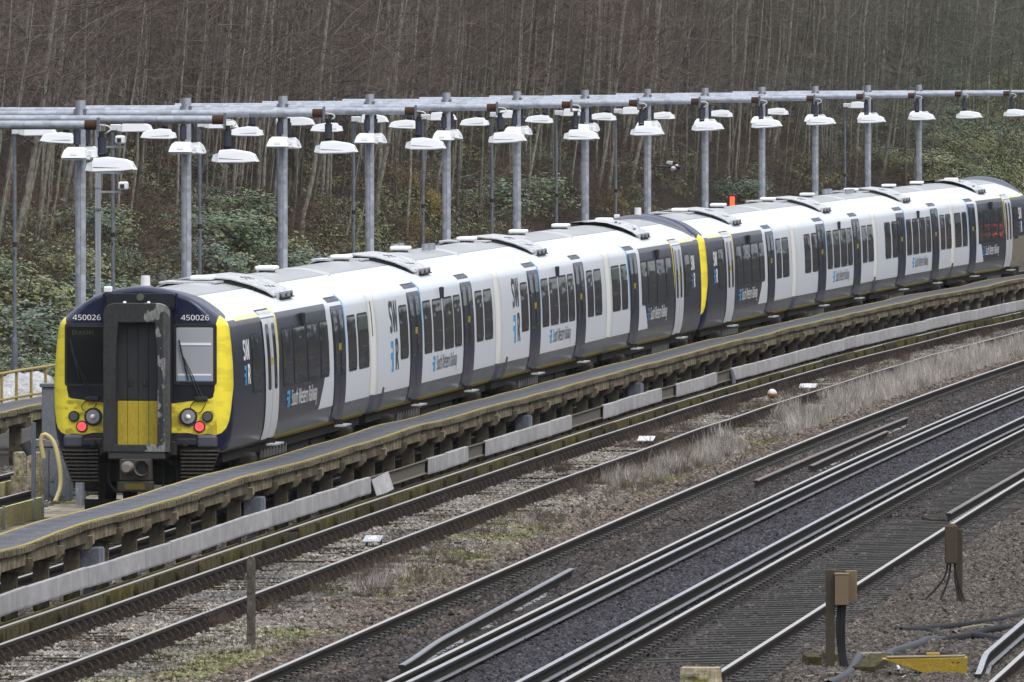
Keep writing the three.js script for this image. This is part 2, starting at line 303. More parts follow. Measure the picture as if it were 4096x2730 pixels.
// ---------------------------------------------------------------- conductor rails
const insulatorGeo = merge([cyl(0.075, 0.05, 0.07, 10, 0, 0.035, 0), bx(0.2, 0.03, 0.16, 0, -0.01, 0), bx(0.012, 0.06, 0.03, 0.085, 0.06, 0)]);
function conductor(label, u, t0, t1, first) {
  const c = thing('conductor_rail', label, 'conductor rail');
  const prof = FLAT.map(([x, y]) => [x * 1.12, y * 0.9]);
  const ramp = (t) => 0.085 - 0.16 * Math.pow(1 - smooth(t0, t0 + 2.4, t), 1.6) * (first ? 1 : 0);
  const ts = [...range(t0, t0 + 3, 0.3), ...range(t0 + 4, t1, 1.2)];
  const r = obj('rail', sweep(prof, u, ts, ramp, true, true), M.railDark, c);
  obj('contact_surface', sweep([[-0.034, 0.001], [-0.03, 0.003], [0.03, 0.003], [0.034, 0.001]], u, ts, ramp, false), M.conductorTop, r);
  obj('foot_flange', sweep([[0.03, -0.1222], [0.0785, -0.1315], [0.0797, -0.1432]], u, ts, ramp, false), tint(M.conductorTop, 0.5), r);
  const sp = []; for (let t = t0 + 1.5; t < t1; t += 3.9) if (inFrame(u, t)) sp.push({ u, t, h: -0.128 });
  pieces(c, 'insulator', [insulatorGeo], M.black, sp); return c;
}
conductor('electric conductor rail close beside the track with loose rails', 5.92, 126, 340, false);
conductor('electric conductor rail left of the ribbed sleeper track', 7.13, 126, 300, false);
conductor('bright conductor rail with a sloping end at the lower right edge', 11.92, 147.2, 190, true);
{ // the siding's conductor rail between mossy guard boards
  const c = thing('conductor_rail', 'conductor rail between mossy timber guard boards along the siding', 'conductor rail');
  const ts = range(128, 372, 1.5);
  obj('rail', sweep(FLAT.map(([x, y]) => [x * 1.1, y * 0.9]), -0.36, ts, 0.075), M.railDark, c);
  obj('contact_surface', sweep(TREAD, -0.36, ts, 0.076, false), M.railDull, c);
  const mats = [0.7, 0.9, 1.1, 1.3, 1.0].map((k, i) => { const m = tint(M.timber, k); if (i === 1) m.color.setRGB(0.15, 0.13, 0.1); if (i === 3) m.color.setRGB(0.23, 0.22, 0.06); m.map = M.timber.map.clone(); m.map.offset.set(i * 0.37, i * 0.21); m.map.needsUpdate = true; return m; });
  let t = 130.5, i = 0;
  while (t < 352) {
    const L = 2.2 + R() * 0.9, jog = R() < 0.16 ? 0.05 : 0, dip = R() < 0.14 ? -0.06 : 0;
    const tt = [t + 0.02, t + L / 2, t + L - 0.02], k = i++;
    obj('guard_board', sweep([[-0.02, -0.12], [0.02, -0.12], [0.02, 0.12], [-0.02, 0.12]], -0.155 + (R() - 0.5) * 0.02, tt, (q) => 0.0 + (q - t) / L * dip + (k % 7) * 0.002, true, true), mats[k % 5], c);
    obj('guard_board', sweep([[-0.02, -0.12], [0.02, -0.12], [0.02, 0.12], [-0.02, 0.12]], -0.56 + (R() - 0.5) * 0.03, tt.map((q) => q + 0.7), (q) => -0.07 + (R() - 0.5) * 0.01, true, true), mats[(k + 2) % 5], c);
    obj('board_post', bx(0.05, 0.27, 0.1), mats[(k + 1) % 5], c); place(c.children[c.children.length - 1], -0.105 + jog * 0, t, -0.03);
    t += L;
  }
}
// ---------------------------------------------------------------- loose rails lying between the tracks
function looseRail(label, u0, u1, t0, t1, bend = 0, head = std(C(0.13, 0.11, 0.1), 0.7)) {
  const q = thing('loose_rail', label, 'loose rail', undefined), ts = range(t0, t1, 1.2);
  const uf = (t) => lerp(u0, u1, (t - t0) / (t1 - t0)) - bend * (1 - smooth(t0, t0 + 7, t)) * 1;
  obj('rail', sweep(FLAT, uf, ts, 0.012, true, true), M.railDark, q);
  obj('rail_head', sweep([[-0.036, -0.01], [-0.03, 0.0025], [0.03, 0.0025], [0.0385, -0.01]], uf, ts, 0.012, false), head, q);
  obj('rail_foot', sweep([[0.012, -0.1328], [0.0715, -0.1462], [0.0722, -0.159]], uf, ts, 0.012, false), M.conductorTop, q);
}
looseRail('loose rail with a bent end lying in the nearer half of the main line', 5.2, 4.86, 147, 174.2, -0.1, tint(M.conductorTop, 0.6));
looseRail('longest loose rail, dark brown, lying farther back in the main line', 4.72, 4.76, 209.6, 245.6);
looseRail('short brown loose rail lying beside the longest loose rail', 5.08, 5.01, 217.1, 236.8);
looseRail('loose brown rail lying on the ribbed sleepers near the right edge', 8.76, 8.84, 195.2, 236);

// ---------------------------------------------------------------- ballast: patches of broken stones
const stoneMat = std(0xffffff, 0.92, { vertexColors: true });
const stonePatch = (k, n, wide) => {
  const r = rng(900 + k), pos = [], nor = [], col = [], ico = new THREE.IcosahedronGeometry(1, 0), ip = ico.attributes.position;
  for (let s = 0; s < n; s++) {
    const x = (r() - 0.5) * 0.44, z = (r() - 0.5) * wide, sc = 0.017 + 0.017 * r(), q = new THREE.Quaternion().setFromEuler(new THREE.Euler(r() * 6, r() * 6, r() * 6)), st = V(1 + r() * 0.6, 0.6 + r() * 0.5, 0.7 + r() * 0.5);
    const y = 0.012 + r() * 0.022, shade = (r() < 0.14 ? 1.9 : 0.4 + r() * 0.95), hue = (r() - 0.5) * 0.16, jit = {};
    const vs = []; for (let i = 0; i < ip.count; i++) { const key = [ip.getX(i).toFixed(2), ip.getY(i).toFixed(2), ip.getZ(i).toFixed(2)].join(); const j = jit[key] ??= 0.75 + r() * 0.5; vs.push(V(ip.getX(i), ip.getY(i), ip.getZ(i)).multiplyScalar(j * sc).multiply(st).applyQuaternion(q).add(V(x, y, z))); }
    for (let i = 0; i < vs.length; i += 3) { const n = vs[i + 1].clone().sub(vs[i]).cross(vs[i + 2].clone().sub(vs[i])).normalize(); for (let c = 0; c < 3; c++) { pos.push(vs[i + c].x, vs[i + c].y, vs[i + c].z); nor.push(n.x, n.y, n.z); col.push(shade * (1 + hue), shade, shade * (1 - hue)); } }
  }
  const g = new THREE.BufferGeometry(); g.setAttribute('position', new THREE.Float32BufferAttribute(pos, 3)); g.setAttribute('normal', new THREE.Float32BufferAttribute(nor, 3)); g.setAttribute('color', new THREE.Float32BufferAttribute(col, 3)); return g;
};
const patchGeos = Array.from({ length: 7 }, (_, k) => stonePatch(k, 58, 0.44)), cribGeos = Array.from({ length: 4 }, (_, k) => stonePatch(20 + k, 40, 0.3));
{
  const bins = patchGeos.map(() => []), r = rng(31);
  const skip = (u) => [0, 1.43, 4.03, 5.525, 7.54, 9.05, 12.26, -0.155, -0.36, -0.56].some((q) => Math.abs(u - q) < 0.13);
  const add = (u0, u1, t0, t1, step, keep) => { for (let t = t0; t < t1; t += step) for (let u = u0; u < u1; u += step) { const uu = u + r() * step, tt = t + r() * step; if (!skip(uu) && inFrame(uu, tt, 0, 6) && r() < keep(uu, tt)) bins[(r() * 7) | 0].push([uu, tt]); } };
  const gaps = (t, pitch, t0, w) => { const k = (((t - t0) / pitch) % 1 + 1) % 1 * pitch; return k > w && k < pitch - w; }; // not on a sleeper
  add(0.1, 1.4, 133, 350, 0.3, (u, t) => 0.95);
  add(1.5, 3.95, 133, 320, 0.3, () => 0.95);
  add(4.1, 5.45, 133, 305, 0.28, (u, t) => 0.75 * smooth(0.46, 0.6, fbm(u * 0.4, t * 0.12, 71, 3)));
  add(5.6, 7.5, 133, 290, 0.28, () => 1);
  add(7.6, 9.0, 133, 250, 0.28, (u, t) => 0.5 * smooth(0.58, 0.7, fbm(u * 0.4, t * 0.12, 73, 3)) + (t < 150 ? 0.6 : 0));
  add(9.1, 12.2, 133, 232, 0.28, () => 1);
  add(12.3, 14, 133, 165, 0.28, () => 0.9);
  add(-2.2, -0.1, 140, 200, 0.32, () => 0.85);
  add(-9.0, -4.4, 188, 226, 0.34, (u, t) => (u > -6.4 ? 0 : 0.8));
  const cribs = cribGeos.map(() => []);
  for (const [u0, u1, t1] of [[4.15, 5.42, 306], [7.66, 8.95, 256]]) for (let t = 130.325; t < t1; t += 0.65) for (let u = u0 + 0.1; u < u1; u += 0.3) if (inFrame(u, t, 0, 6)) cribs[(r() * 4) | 0].push([u + (r() - 0.5) * 0.1, t + (r() - 0.5) * 0.04, u0 > 7 ? 2 : 1]);
  [...bins, ...cribs].forEach((list, k) => {
    const m = new THREE.InstancedMesh([...patchGeos, ...cribGeos][k], stoneMat, list.length), o = new THREE.Object3D(), c = new THREE.Color();
    list.forEach(([u, t, crib], i) => { o.position.copy(P(u, t, groundH(u, t) + (crib ? (crib === 2 ? -0.03 : -0.014) : 0.006))); o.rotation.set(0, crib ? yawAt(t) + (r() < 0.5 ? Math.PI : 0) : r() * 6.28, 0); const s = 0.85 + r() * 0.4; o.scale.set(s, s, s); o.updateMatrix(); m.setMatrixAt(i, o.matrix); const z = zone(u, t); c.setRGB(z[0] * 1.18, z[1] * 1.18, z[2] * 1.18); m.setColorAt(i, c); });
    m.name = numbered('ballast'); m.castShadow = m.receiveShadow = true; m.userData = { kind: 'stuff', label: 'broken grey and brown ballast stones around the tracks' }; scene.add(m);
  });
}

// ---------------------------------------------------------------- concrete walkways
const deckH = (t) => 0.84 + 0.035 * 2 * (fbm(t / 7, 3, 81, 2) - 0.5);
function walkway(name, label, uR, w, t0, t1, clear, dh) {
  const g = thing(name, label, 'walkway'), uL = uR - w, um = (uL + uR) / 2;
  const ts = range(t0, t1, 0.93), H = (t) => deckH(t) + dh, mats = [0.8, 1, 1.12, 0.92].map((k, i) => { const m = tint(M.slabEdge, k); m.map = M.slabEdge.map.clone(); m.map.offset.set(i * 0.31, i * 0.17); m.map.needsUpdate = true; return m; });
  const r = rng(t0 * 3 + 5);
  const slab = ts.slice(0, -1).map((t, i) => ({ t: t + 0.465, k: i }));
  slab.forEach(({ t, k }) => { if (k < 300) { const m = obj('deck_slab', bx(w + 0.05 + r() * 0.03, 0.075, 0.915), mats[k % 4], g); place(m, um + (r() - 0.5) * 0.015, t, H(t) - 0.042 + (r() - 0.5) * 0.014); } });
  obj('deck_surface', sweep([[uL + 0.02, 0.004], [uL + 0.02, 0.012], [uR - 0.02, 0.012], [uR - 0.02, 0.004]], 0, ts, H), M.deck, g);
  for (const u of [uL + 0.03, uR - 0.03]) obj('edge_line', sweep([[-0.028, 0.0125], [-0.022, 0.016], [0.024, 0.016], [0.028, 0.0]], (t) => u + 0.008 * (fbm(t * 2, 4, 3, 2) - 0.5), range(t0, t1, 0.5), H), M.yellowLine, g);
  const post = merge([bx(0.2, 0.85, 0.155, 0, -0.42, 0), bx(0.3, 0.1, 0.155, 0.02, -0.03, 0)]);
  const head = (() => { const s = new THREE.Shape([[-0.36, 0], [0.36, 0], [0.36, -0.1], [0.3, -0.17], [-0.3, -0.17], [-0.36, -0.1]].map((p) => new THREE.Vector2(...p))); return new THREE.ExtrudeGeometry(s, { depth: 0.15, bevelEnabled: true, bevelThickness: 0.008, bevelSize: 0.008, bevelSegments: 1 }).translate(0, 0, -0.075); })();
  const cms = [0.7, 1, 1.25].map((k, i) => { const m = tint(M.concrete, k); m.map = M.concrete.map.clone(); m.map.offset.set(i * 0.4, i * 0.3); m.map.needsUpdate = true; return m; });
  for (let t = t0 + 0.4, k = 0; t < t1; t += 3.1, k++) {
    if (!clear(t)) continue;
    const y = H(t) - 0.275; // underside of the beams
    const hd = obj('crosshead', head, cms[k % 3], g); place(hd, um + 0.03, t, y + 0.1);
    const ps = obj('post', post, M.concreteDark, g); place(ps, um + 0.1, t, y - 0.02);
    const b0 = t + 0.1, b1 = Math.min(t1, t + 3.0);
    for (const u of [uR - 0.08, uL + 0.08]) { const bm = obj('beam', bx(0.11, 0.175, b1 - b0), cms[(k * 2 + (u > um ? 1 : 0)) % 3], g); place(bm, u, (b0 + b1) / 2, H((b0 + b1) / 2) - 0.168); }
  }
  return g;
}
walkway('walkway', 'long raised concrete walkway with yellow edges beside the train', -0.9, 0.7, 133, 356, () => true, 0);
walkway('walkway', 'raised walkway with yellow handrail at the left edge behind the train front', -8.82, 0.72, 205, 262, () => true, 0.02);

{ // white cover boards on a cable channel along the walkway
  const g = thing('cable_trough', 'row of white cover boards on a channel along the walkway posts', 'cable trough');
  const ch = [[-0.05, 0.05], [0.0, 0.05], [0.0, 0.062], [-0.038, 0.07], [-0.038, 0.26], [0.0, 0.268], [0.0, 0.28], [-0.05, 0.28]];
  const hw = (t) => 0.02 * 2 * (fbm(t / 9, 5, 88, 2) - 0.5);
  const gaps = [[202.2, 211.2], [217.8, 220.8], [236.6, 242.9], [255.0, 258.2], [267.7, 270.7]], ts = range(133, 356, 1.5);
  obj('channel', sweep(ch, -0.865, ts, hw), M.channel, g);
  const mats = [1, 0.94, 1.05, 0.9, 1].map((k, i) => { const m = tint(M.board, k); m.map = M.board.map.clone(); m.map.repeat.set(0.3, 1.4); m.map.offset.set(i * 0.27, i * 0.4); m.map.needsUpdate = true; return m; });
  const r = rng(12); let t = 133.4, i = 0;
  const cuts = []; while (t < 355) { let e = t + 3.05 + (r() - 0.5) * 0.2; const gp = gaps.find((q) => e > q[0] && t < q[1]); if (gp) { if (gp[0] - t > 0.5) cuts.push([t, gp[0]]); t = gp[1]; continue; } cuts.push([t, e]); t = e; }
  cuts.forEach(([a, b]) => {
    const skew = (r() - 0.5) * 0.008, o = (r() - 0.5) * 0.006, ts2 = range(a + 0.012, b - 0.012, 0.76), bow = (r() - 0.5) * 0.008;
    obj('cover_board', sweep([[-0.012, 0.035], [0.006, 0.035], [0.012, 0.06], [0.008, 0.29], [-0.04, 0.302], [-0.04, 0.29], [-0.008, 0.283]], (q) => -0.845 + o + bow * Math.sin(Math.PI * (q - a) / (b - a)), ts2, (q) => hw(q) + skew * (q - a), true, true), mats[i++ % 5], g);
  });
  const m = obj('cover_board', bx(0.012, 0.3, 2.5, 0, 0, 0), mats[0], g); place(m, -0.8, 203.6, 0.135); m.rotation.x = 0.02; m.rotation.z = 0.32;
  m.userData.label = 'loose board hanging tilted off the channel';
  const bent = obj('cable_sleeve', tube([P(-0.83, 270.4, 0.24), P(-0.76, 270.1, 0.1), P(-0.7, 269.5, -0.08), P(-0.68, 269, -0.2)], 0.05, 12, 8), M.greyCable, g);
}
for (const [px, label] of [[168.6, 'grey equipment box under the walkway, nearest the bottom left corner'], [187.6, 'grey equipment box under the walkway below the train front'], [229.3, 'grey equipment box under the walkway by the second gap in the boards'], [251.3, 'grey equipment box under the walkway below the coupled cabs']]) {
  const g = thing('equipment_box', label, 'equipment box');
  place(obj('housing', rbx(0.26, 0.34, 0.5, 0.015), M.galvDark, g), -1.02, px, 0.33);
  place(obj('stand', bx(0.14, 0.5, 0.26), M.galvDark, g), -1.05, px, -0.07);
  place(obj('door_seam', bx(0.012, 0.3, 0.03), M.galv, g), -0.885, px + 0.2, 0.33);
}
// ---------------------------------------------------------------- handrail, tarpaulin and fittings at the left edge
{
  const g = thing('handrail', 'yellow tubular handrail on the walkway at the left edge', 'handrail'), u = -9.5, ts = range(206, 240, 1);
  const pts = (h) => ts.map((t) => P(u, t, deckH(t) + h));
  obj('top_rail', tube(pts(0.56), 0.027, 60, 8), M.railingYellow, g); obj('bottom_rail', tube(pts(0.1), 0.024, 60, 8), M.railingYellow, g);
  const baluster = merge([cyl(0.026, 0.026, 0.56, 8, 0, 0.28, 0), cyl(0.036, 0.036, 0.05, 8, 0, 0.55, 0), cyl(0.034, 0.034, 0.05, 8, 0, 0.1, 0)]);
  for (let t = 207; t < 240; t += 1.9) place(obj('baluster', baluster, M.railingYellow, g), u, t, deckH(t));
}
function crumpled(seed, sx, sy, sz) { const r = rng(seed), g = new THREE.SphereGeometry(1, 26, 16), p = g.attributes.position; for (let i = 0; i < p.count; i++) { const x = p.getX(i), y = p.getY(i), z = p.getZ(i), k = 0.72 + 0.5 * fbm(x * 2.2 + seed, y * 2.2 + z * 1.7, seed, 4) + 0.12 * Math.abs(vnoise(x * 5 + 9, z * 5 + y * 3, seed + 3) - 0.5); p.setXYZ(i, x * k * sx, Math.max(-0.2, y * k) * sy, z * k * sz); } g.computeVertexNormals(); return g; }
[[-10.6, 232.0, 0.55, 'crumpled white sack behind the handrail, nearest the train front', 0.9], [-10.8, 228.8, 0.42, 'pale sack half behind the thin lamp post at the left edge', 0.8]].forEach(([u, t, h, label, s], i) => {
  const g = thing('rubble_sack', label, 'sack'); place(obj('sack', crumpled(20 + i, 0.75 * s, 0.62 * s, 1.3 * s), M.sack, g), u, t, h);
  place(obj('fold', crumpled(40 + i, 0.5 * s, 0.35 * s, 0.7 * s), tint(M.sack, 1.12), g), u + 0.2, t + 0.7, h + 0.3);
});
{ const g = thing('rubble_sack', 'dark grey sack at the far left behind the handrail', 'sack'); place(obj('sack', crumpled(55, 0.6, 0.6, 0.9), tint(M.sack, 0.35), g), -10.9, 226.6, 0.4); }
{
  const g = thing('service_cabinet', 'tall grey service cabinet beside the yellow train front', 'cabinet'), u = -6.36, t = 205.4;
  const at = (o, x, y, z) => place(o, u + x, t - z, y);
  at(obj('plinth', rbx(0.62, 0.86, 0.5, 0.01), M.cabinet, g), 0, 0.23, 0);
  at(obj('shelf', rbx(0.66, 0.1, 0.54, 0.015), tint(M.cabinet, 1.1), g), 0, 0.72, 0);
  at(obj('upper_case', rbx(0.3, 0.86, 0.34, 0.01), M.cabinet, g), 0, 1.2, 0);
  at(obj('lid', rbx(0.36, 0.06, 0.4, 0.01), tint(M.cabinet, 0.75), g), 0, 1.66, 0);
  const d = obj('door', bx(0.26, 0.74, 0.012), tint(M.cabinet, 1.08), g); at(d, 0.12, 0.24, 0.257); obj('lock', rbx(0.05, 0.06, 0.02, 0.006, -0.08, -0.1, 0.012), M.galvDark, d); obj('seam', bx(0.005, 0.78, 0.004, -0.14, 0, 0), M.black, d);
}
{
  const g = thing('concrete_tank', 'low pale concrete block in front of the grey cabinet', 'concrete block'), u = -6.62, t = 204.4;
  place(obj('block', rbx(0.42, 0.38, 0.42, 0.012), M.block, g), u, t, 0.42); place(obj('block', rbx(0.48, 0.42, 0.48, 0.012), tint(M.block, 0.8), g), u - 0.01, t, 0.02);
  place(obj('joint', bx(0.006, 0.38, 0.004), M.dark, g), u, t - 0.213, 0.42);
}
{
  const g = thing('hose_stand', 'grey steel stand holding a curved yellow hose', 'hose stand'), u = -6.37, t = 203.2;
  place(obj('post', rbx(0.07, 1.3, 0.07, 0.006), M.galvDark, g), u, t, 0.47); place(obj('base_plate', bx(0.16, 0.02, 0.16), M.galvDark, g), u, t, -0.16);
  place(obj('arm', cyl(0.02, 0.02, 0.2, 8, 0, 0, 0, 'x'), M.galv, g), u + 0.1, t, 0.84);
  const fn = obj('funnel', new THREE.CylinderGeometry(0.1, 0.05, 0.22, 10, 1, true), M.greyCable, g); place(fn, u - 0.1, t, 0.7); fn.rotation.z = 0.4;
  obj('hose', tube([P(u + 0.16, t, 0.55), P(u + 0.12, t, 0.82), P(u + 0.16, t, 0.93), P(u + 0.3, t, 0.84), P(u + 0.42, t - 0.1, 0.5), P(u + 0.46, t - 0.2, 0.12), P(u + 0.4, t - 0.4, -0.14)], 0.038, 40, 8), M.hose, g);
}
{
  const gm = std(C(1, 0.96, 0.74), 0.85, { map: noiseTexture(256, (x, y) => { const k = 0.8 + 0.3 * (Math.abs(((fbm(x * 2.2, y * 1.1, 6, 3) * 14) % 1) - 0.5)) + 0.1 * (fbm(x * 30, y * 30, 2, 2) - 0.5); return [238 * k, 233 * k, 190 * k].map((c) => clamp(c, 0, 255)); }) });
  [[-5.5, 189.2, 193.0, 'pale yellow timber board at the left edge, nearest the camera'], [-5.5, 193.05, 197.6, 'grained yellow timber board in front of the hose stand'], [-7.0, 200.0, 206.5, 'greenish timber board farther back at the left edge']].forEach(([u, a, b, label], i) => {
    const g = thing('timber_board', label, 'timber board'), L = b - a; place(obj('board', bx(0.05, 0.3, L), i === 2 ? tint(gm, 0.62) : gm, g), u, (a + b) / 2, -0.02);
    for (const q of i === 2 ? [] : [a + L * 0.72, a + L * 0.94]) { place(obj('peg', rbx(0.035, 0.46, 0.035, 0.005), M.galv, g), u + 0.06, q, -0.06); place(obj('peg_foot', bx(0.12, 0.015, 0.12), M.galvDark, g), u + 0.08, q, -0.19); }
  });
}

// ---------------------------------------------------------------- the train: eight carriages
const PROF = [[1.2, 1.05], [1.262, 1.12], [1.305, 1.25], [1.335, 1.45], [1.35, 1.75], [1.348, 2.05], [1.335, 2.4], [1.31, 2.7], [1.282, 2.92], [1.262, 2.995], [1.21, 3.055], [1.13, 3.12], [1.02, 3.19], [0.88, 3.26], [0.72, 3.33], [0.54, 3.39], [0.34, 3.44], [0.16, 3.465], [0, 3.475]];
const ARC = [0]; for (let i = 1; i < PROF.length; i++) ARC.push(ARC[i - 1] + Math.hypot(PROF[i][0] - PROF[i - 1][0], PROF[i][1] - PROF[i - 1][1]));
const ARCMAX = ARC[ARC.length - 1];
function sideW(h) { let i = 1; while (i < 12 && PROF[i][1] < h) i++; const k = (h - PROF[i - 1][1]) / (PROF[i][1] - PROF[i - 1][1]); return lerp(PROF[i - 1][0], PROF[i][0], k); }
function arcAt(h) { let i = 1; while (i < PROF.length - 1 && PROF[i][1] < h) i++; const k = clamp((h - PROF[i - 1][1]) / (PROF[i][1] - PROF[i - 1][1])); return lerp(ARC[i - 1], ARC[i], k); }
const NAVY = '#1a1e3c', SLATE = '#262a3a', WHITE = '#dde2ea', BAND = '#454b55', SILVER = '#c3c6cb', YELLOW = '#f2df48', BLUE = '#3f9fe0';

const def_last = (seed) => seed === 391;
function livery(L, kind, seed) { // paint of one carriage side and roof, s along, h up
  const w = 2048, h = 400, cv = document.createElement('canvas'); cv.width = w; cv.height = h; const g = cv.getContext('2d');
  const sx = (s) => s / L * w, sy = (hh) => h - (hh <= 3.2 ? arcAt(hh) : hh - 100) / ARCMAX * h, ya = (a) => h - a / ARCMAX * h;
  const poly = (c, pts) => { g.fillStyle = c; g.beginPath(); pts.forEach(([s, hh], i) => (i ? g.lineTo(sx(s), sy(hh)) : g.moveTo(sx(s), sy(hh)))); g.closePath(); g.fill(); };
  const rect = (c, s0, s1, h0, h1) => poly(c, [[s0, h0], [s1, h0], [s1, h1], [s0, h1]]);
  g.fillStyle = WHITE; g.fillRect(0, 0, w, h);
  g.fillStyle = '#a4a6a9'; g.fillRect(0, 0, w, h - ya(0) + ya(ARCMAX - 0.6)); g.fillStyle = '#8c8e91'; for (let k = 0; k < 7; k++) g.fillRect(sx(L * k / 6.5), 0, 3, ya(ARCMAX - 0.6)); // roof walk
  g.fillStyle = '#70747a'; g.fillRect(0, ya(ARCMAX - 0.6) - 1, w, 3);
  rect(BAND, 0, L, 1.0, 1.37); rect('#b39a30', 0.9, L - 0.3, 1.0, 1.13);
  if (kind === 'cab') {
    rect(SLATE, 0, 6.0, 1.0, 3.02); poly(SLATE, [[5.9, 3.02], [13.2, 3.02], [13.1, 2.6], [12.5, 1.85], [11.75, 1.36], [5.9, 1.33]]);
    poly(NAVY, [[0, 1.0], [1.5, 1.0], [0.7, 1.6], [0.35, 2.2], [0.3, 3.02], [0, 3.02]]);
    rect('#e8e2a0', 0.95, 4.1, 3.0, 3.06); rect('#e3e5ea', 4.1, 6.0, 2.98, 3.2);
    g.fillStyle = NAVY; g.beginPath(); g.moveTo(0, 0); g.lineTo(sx(1.75), 0); g.lineTo(sx(1.5), ya(ARCMAX - 0.7)); g.lineTo(sx(0.45), ya(arcAt(3.09))); g.lineTo(0, ya(arcAt(3.05))); g.fill();
    poly(YELLOW, [[5.98, 3.12], [6.2, 3.12], [6.17, 2.5], [6.05, 2.1], [5.98, 2.0]]);
    poly(BLUE, [[15.62, 3.12], [15.85, 3.12], [15.8, 2.5], [15.68, 1.9], [15.62, 1.7]]);
  } else {
    poly(BLUE, [[7.42, 3.12], [7.66, 3.12], [7.6, 2.5], [7.48, 1.9], [7.42, 1.7]]);
    poly(NAVY, [[0, 1.0], [0.35, 1.0], [0.85, 1.37], [0, 1.37]]);
  }
  for (const a of [2.22, 2.58, 2.82]) { g.fillStyle = 'rgba(120,124,130,0.35)'; g.fillRect(0, ya(a), w, 1.2); } for (let k = 1; k < 9; k++) { g.fillStyle = 'rgba(120,124,130,0.3)'; g.fillRect(sx(L * k / 9 + 0.3), 0, 1.5, ya(2.06)); }
  if (def_last(seed)) rect('#857d6a', 0, 4.0, 1.0, 1.93);
  // grime: brown film gathered on the body ends and runs below the gutter
  const r = rng(seed), d = g.getImageData(0, 0, w, h);
  for (let y = 0; y < h; y++) for (let x = 0; x < w; x++) {
    const s = x / w * L, a = (1 - y / h) * ARCMAX, n = fbm(s * 3, a * 4, seed, 3), n2 = vnoise(s * 14, a * 1.1, seed + 5);
    const e = Math.min(kind === 'cab' ? 9 : s, L - s), end = (1 - smooth(0.05, 0.4 + 0.5 * n, e)) * (a < 2.05 ? 0.75 : 0), low = (1 - smooth(0.05, 0.5 * n + 0.12, a)) * 0.6, roof = a > ARCMAX - 0.62 ? 0.5 * smooth(0.3, 0.75, n) : a > 2.05 ? 0.3 * smooth(0.45, 0.85, n2) * smooth(2.1, 2.7, a + n * 0.5) : 0.09 * n2 + 0.12 * smooth(0.6, 0.8, fbm(s * 9, a * 1.5, seed + 2, 3));
    const k = clamp(Math.max(end, low, roof)), i = (y * w + x) * 4;
    d.data[i] = lerp(d.data[i], 172, k * 0.5); d.data[i + 1] = lerp(d.data[i + 1], 165, k * 0.5); d.data[i + 2] = lerp(d.data[i + 2], 148, k * 0.52);
  }
  g.putImageData(d, 0, 0);
  const t = new THREE.CanvasTexture(cv); t.colorSpace = THREE.SRGBColorSpace; t.wrapS = t.wrapT = THREE.ClampToEdgeWrapping; return t;
}
function textTexture(w, h, draw) { const cv = document.createElement('canvas'); cv.width = w; cv.height = h; const g = cv.getContext('2d'); g.fillStyle = '#000'; g.fillRect(0, 0, w, h); g.fillStyle = '#fff'; draw(g, w, h); const t = new THREE.CanvasTexture(cv); t.colorSpace = THREE.NoColorSpace ?? ''; return t; }
function fit(g, text, x, y, w, h, font = 'bold') { g.save(); g.font = font + ' 100px sans-serif'; g.textBaseline = 'alphabetic'; const m = g.measureText(text); g.translate(x, y); g.scale(w / m.width, h / 73); g.fillText(text, 0, 0); g.restore(); }
const A = {
  name: textTexture(1024, 96, (g, w, h) => fit(g, 'South Western Railway', 6, 72, w - 12, 64, '')),
  sw: textTexture(128, 128, (g) => fit(g, 'SW', 4, 124, 120, 120, 'bold')), r: textTexture(96, 128, (g) => fit(g, 'R', 6, 124, 84, 120, 'bold')),
};
const PAINT = {
  glass: new THREE.MeshPhysicalMaterial({ color: C(0.012, 0.013, 0.014), roughness: 0.05, specularIntensity: 0.6, bumpMap: rep(T.wave, 0.25, 0.9), bumpScale: 0.0035, side: THREE.DoubleSide, name: 'dark_glass' }),
  rubber: std(C(0.012, 0.012, 0.013), 0.6), navy: new THREE.MeshPhysicalMaterial({ color: lin(NAVY), roughness: 0.22, specularIntensity: 0.32, side: THREE.DoubleSide }),
  silver: new THREE.MeshPhysicalMaterial({ color: lin(SILVER), roughness: 0.3, specularIntensity: 0.5, side: THREE.DoubleSide }),
  hood: std(C(0.85, 0.855, 0.87), 0.5, { metalness: 0.1, map: rep(T.grain, 0.8) }), yellow: std(lin('#f6d83a'), 0.5, { map: rep(T.grain, 1.3) }), pad: std(C(0.78, 0.78, 0.77), 0.5),
  plate: std(C(0.5, 0.5, 0.5), 0.45, { metalness: 0.5 }), cream: std(C(0.5, 0.48, 0.43), 0.8, { map: rep(T.streak, 0.8) }), under: std(C(0.052, 0.045, 0.038), 0.9, { map: rep(T.grain, 1.2) }),
  lens: std(C(0.55, 0.56, 0.58), 0.12, { metalness: 0.6 }), dim: std(C(0.11, 0.11, 0.1), 0.15), blind: std(C(0.36, 0.375, 0.4), 0.12), bright: std(C(0.85, 0.87, 0.9), 0.2), blueblind: std(C(0.3, 0.38, 0.5), 0.15),
  tail: new THREE.MeshStandardMaterial({ color: C(0.5, 0.02, 0.03), emissive: C(1, 0.09, 0.1), emissiveIntensity: 1.15, roughness: 0.4, name: 'tail_lamp' }),
  faceMetal: std(0xffffff, 0.6, { metalness: 0.2, map: noiseTexture(512, (x, y) => { // rubbing plate: dark rubber coating flaked off to bare metal on the right half
    const n = fbm(x * 11, y * 17, 61, 4), on = x > 0.5 && n > 0.555 && (x < 0.93 || y > 0.88) ? 1 : 0, n2 = fbm(x * 40, y * 40, 9, 2); const k = on ? 95 + 60 * n2 : x > 0.9 ? 62 + 25 * n2 : 36 + 20 * n2; return [k, k, k * 0.98]; }) }),
};
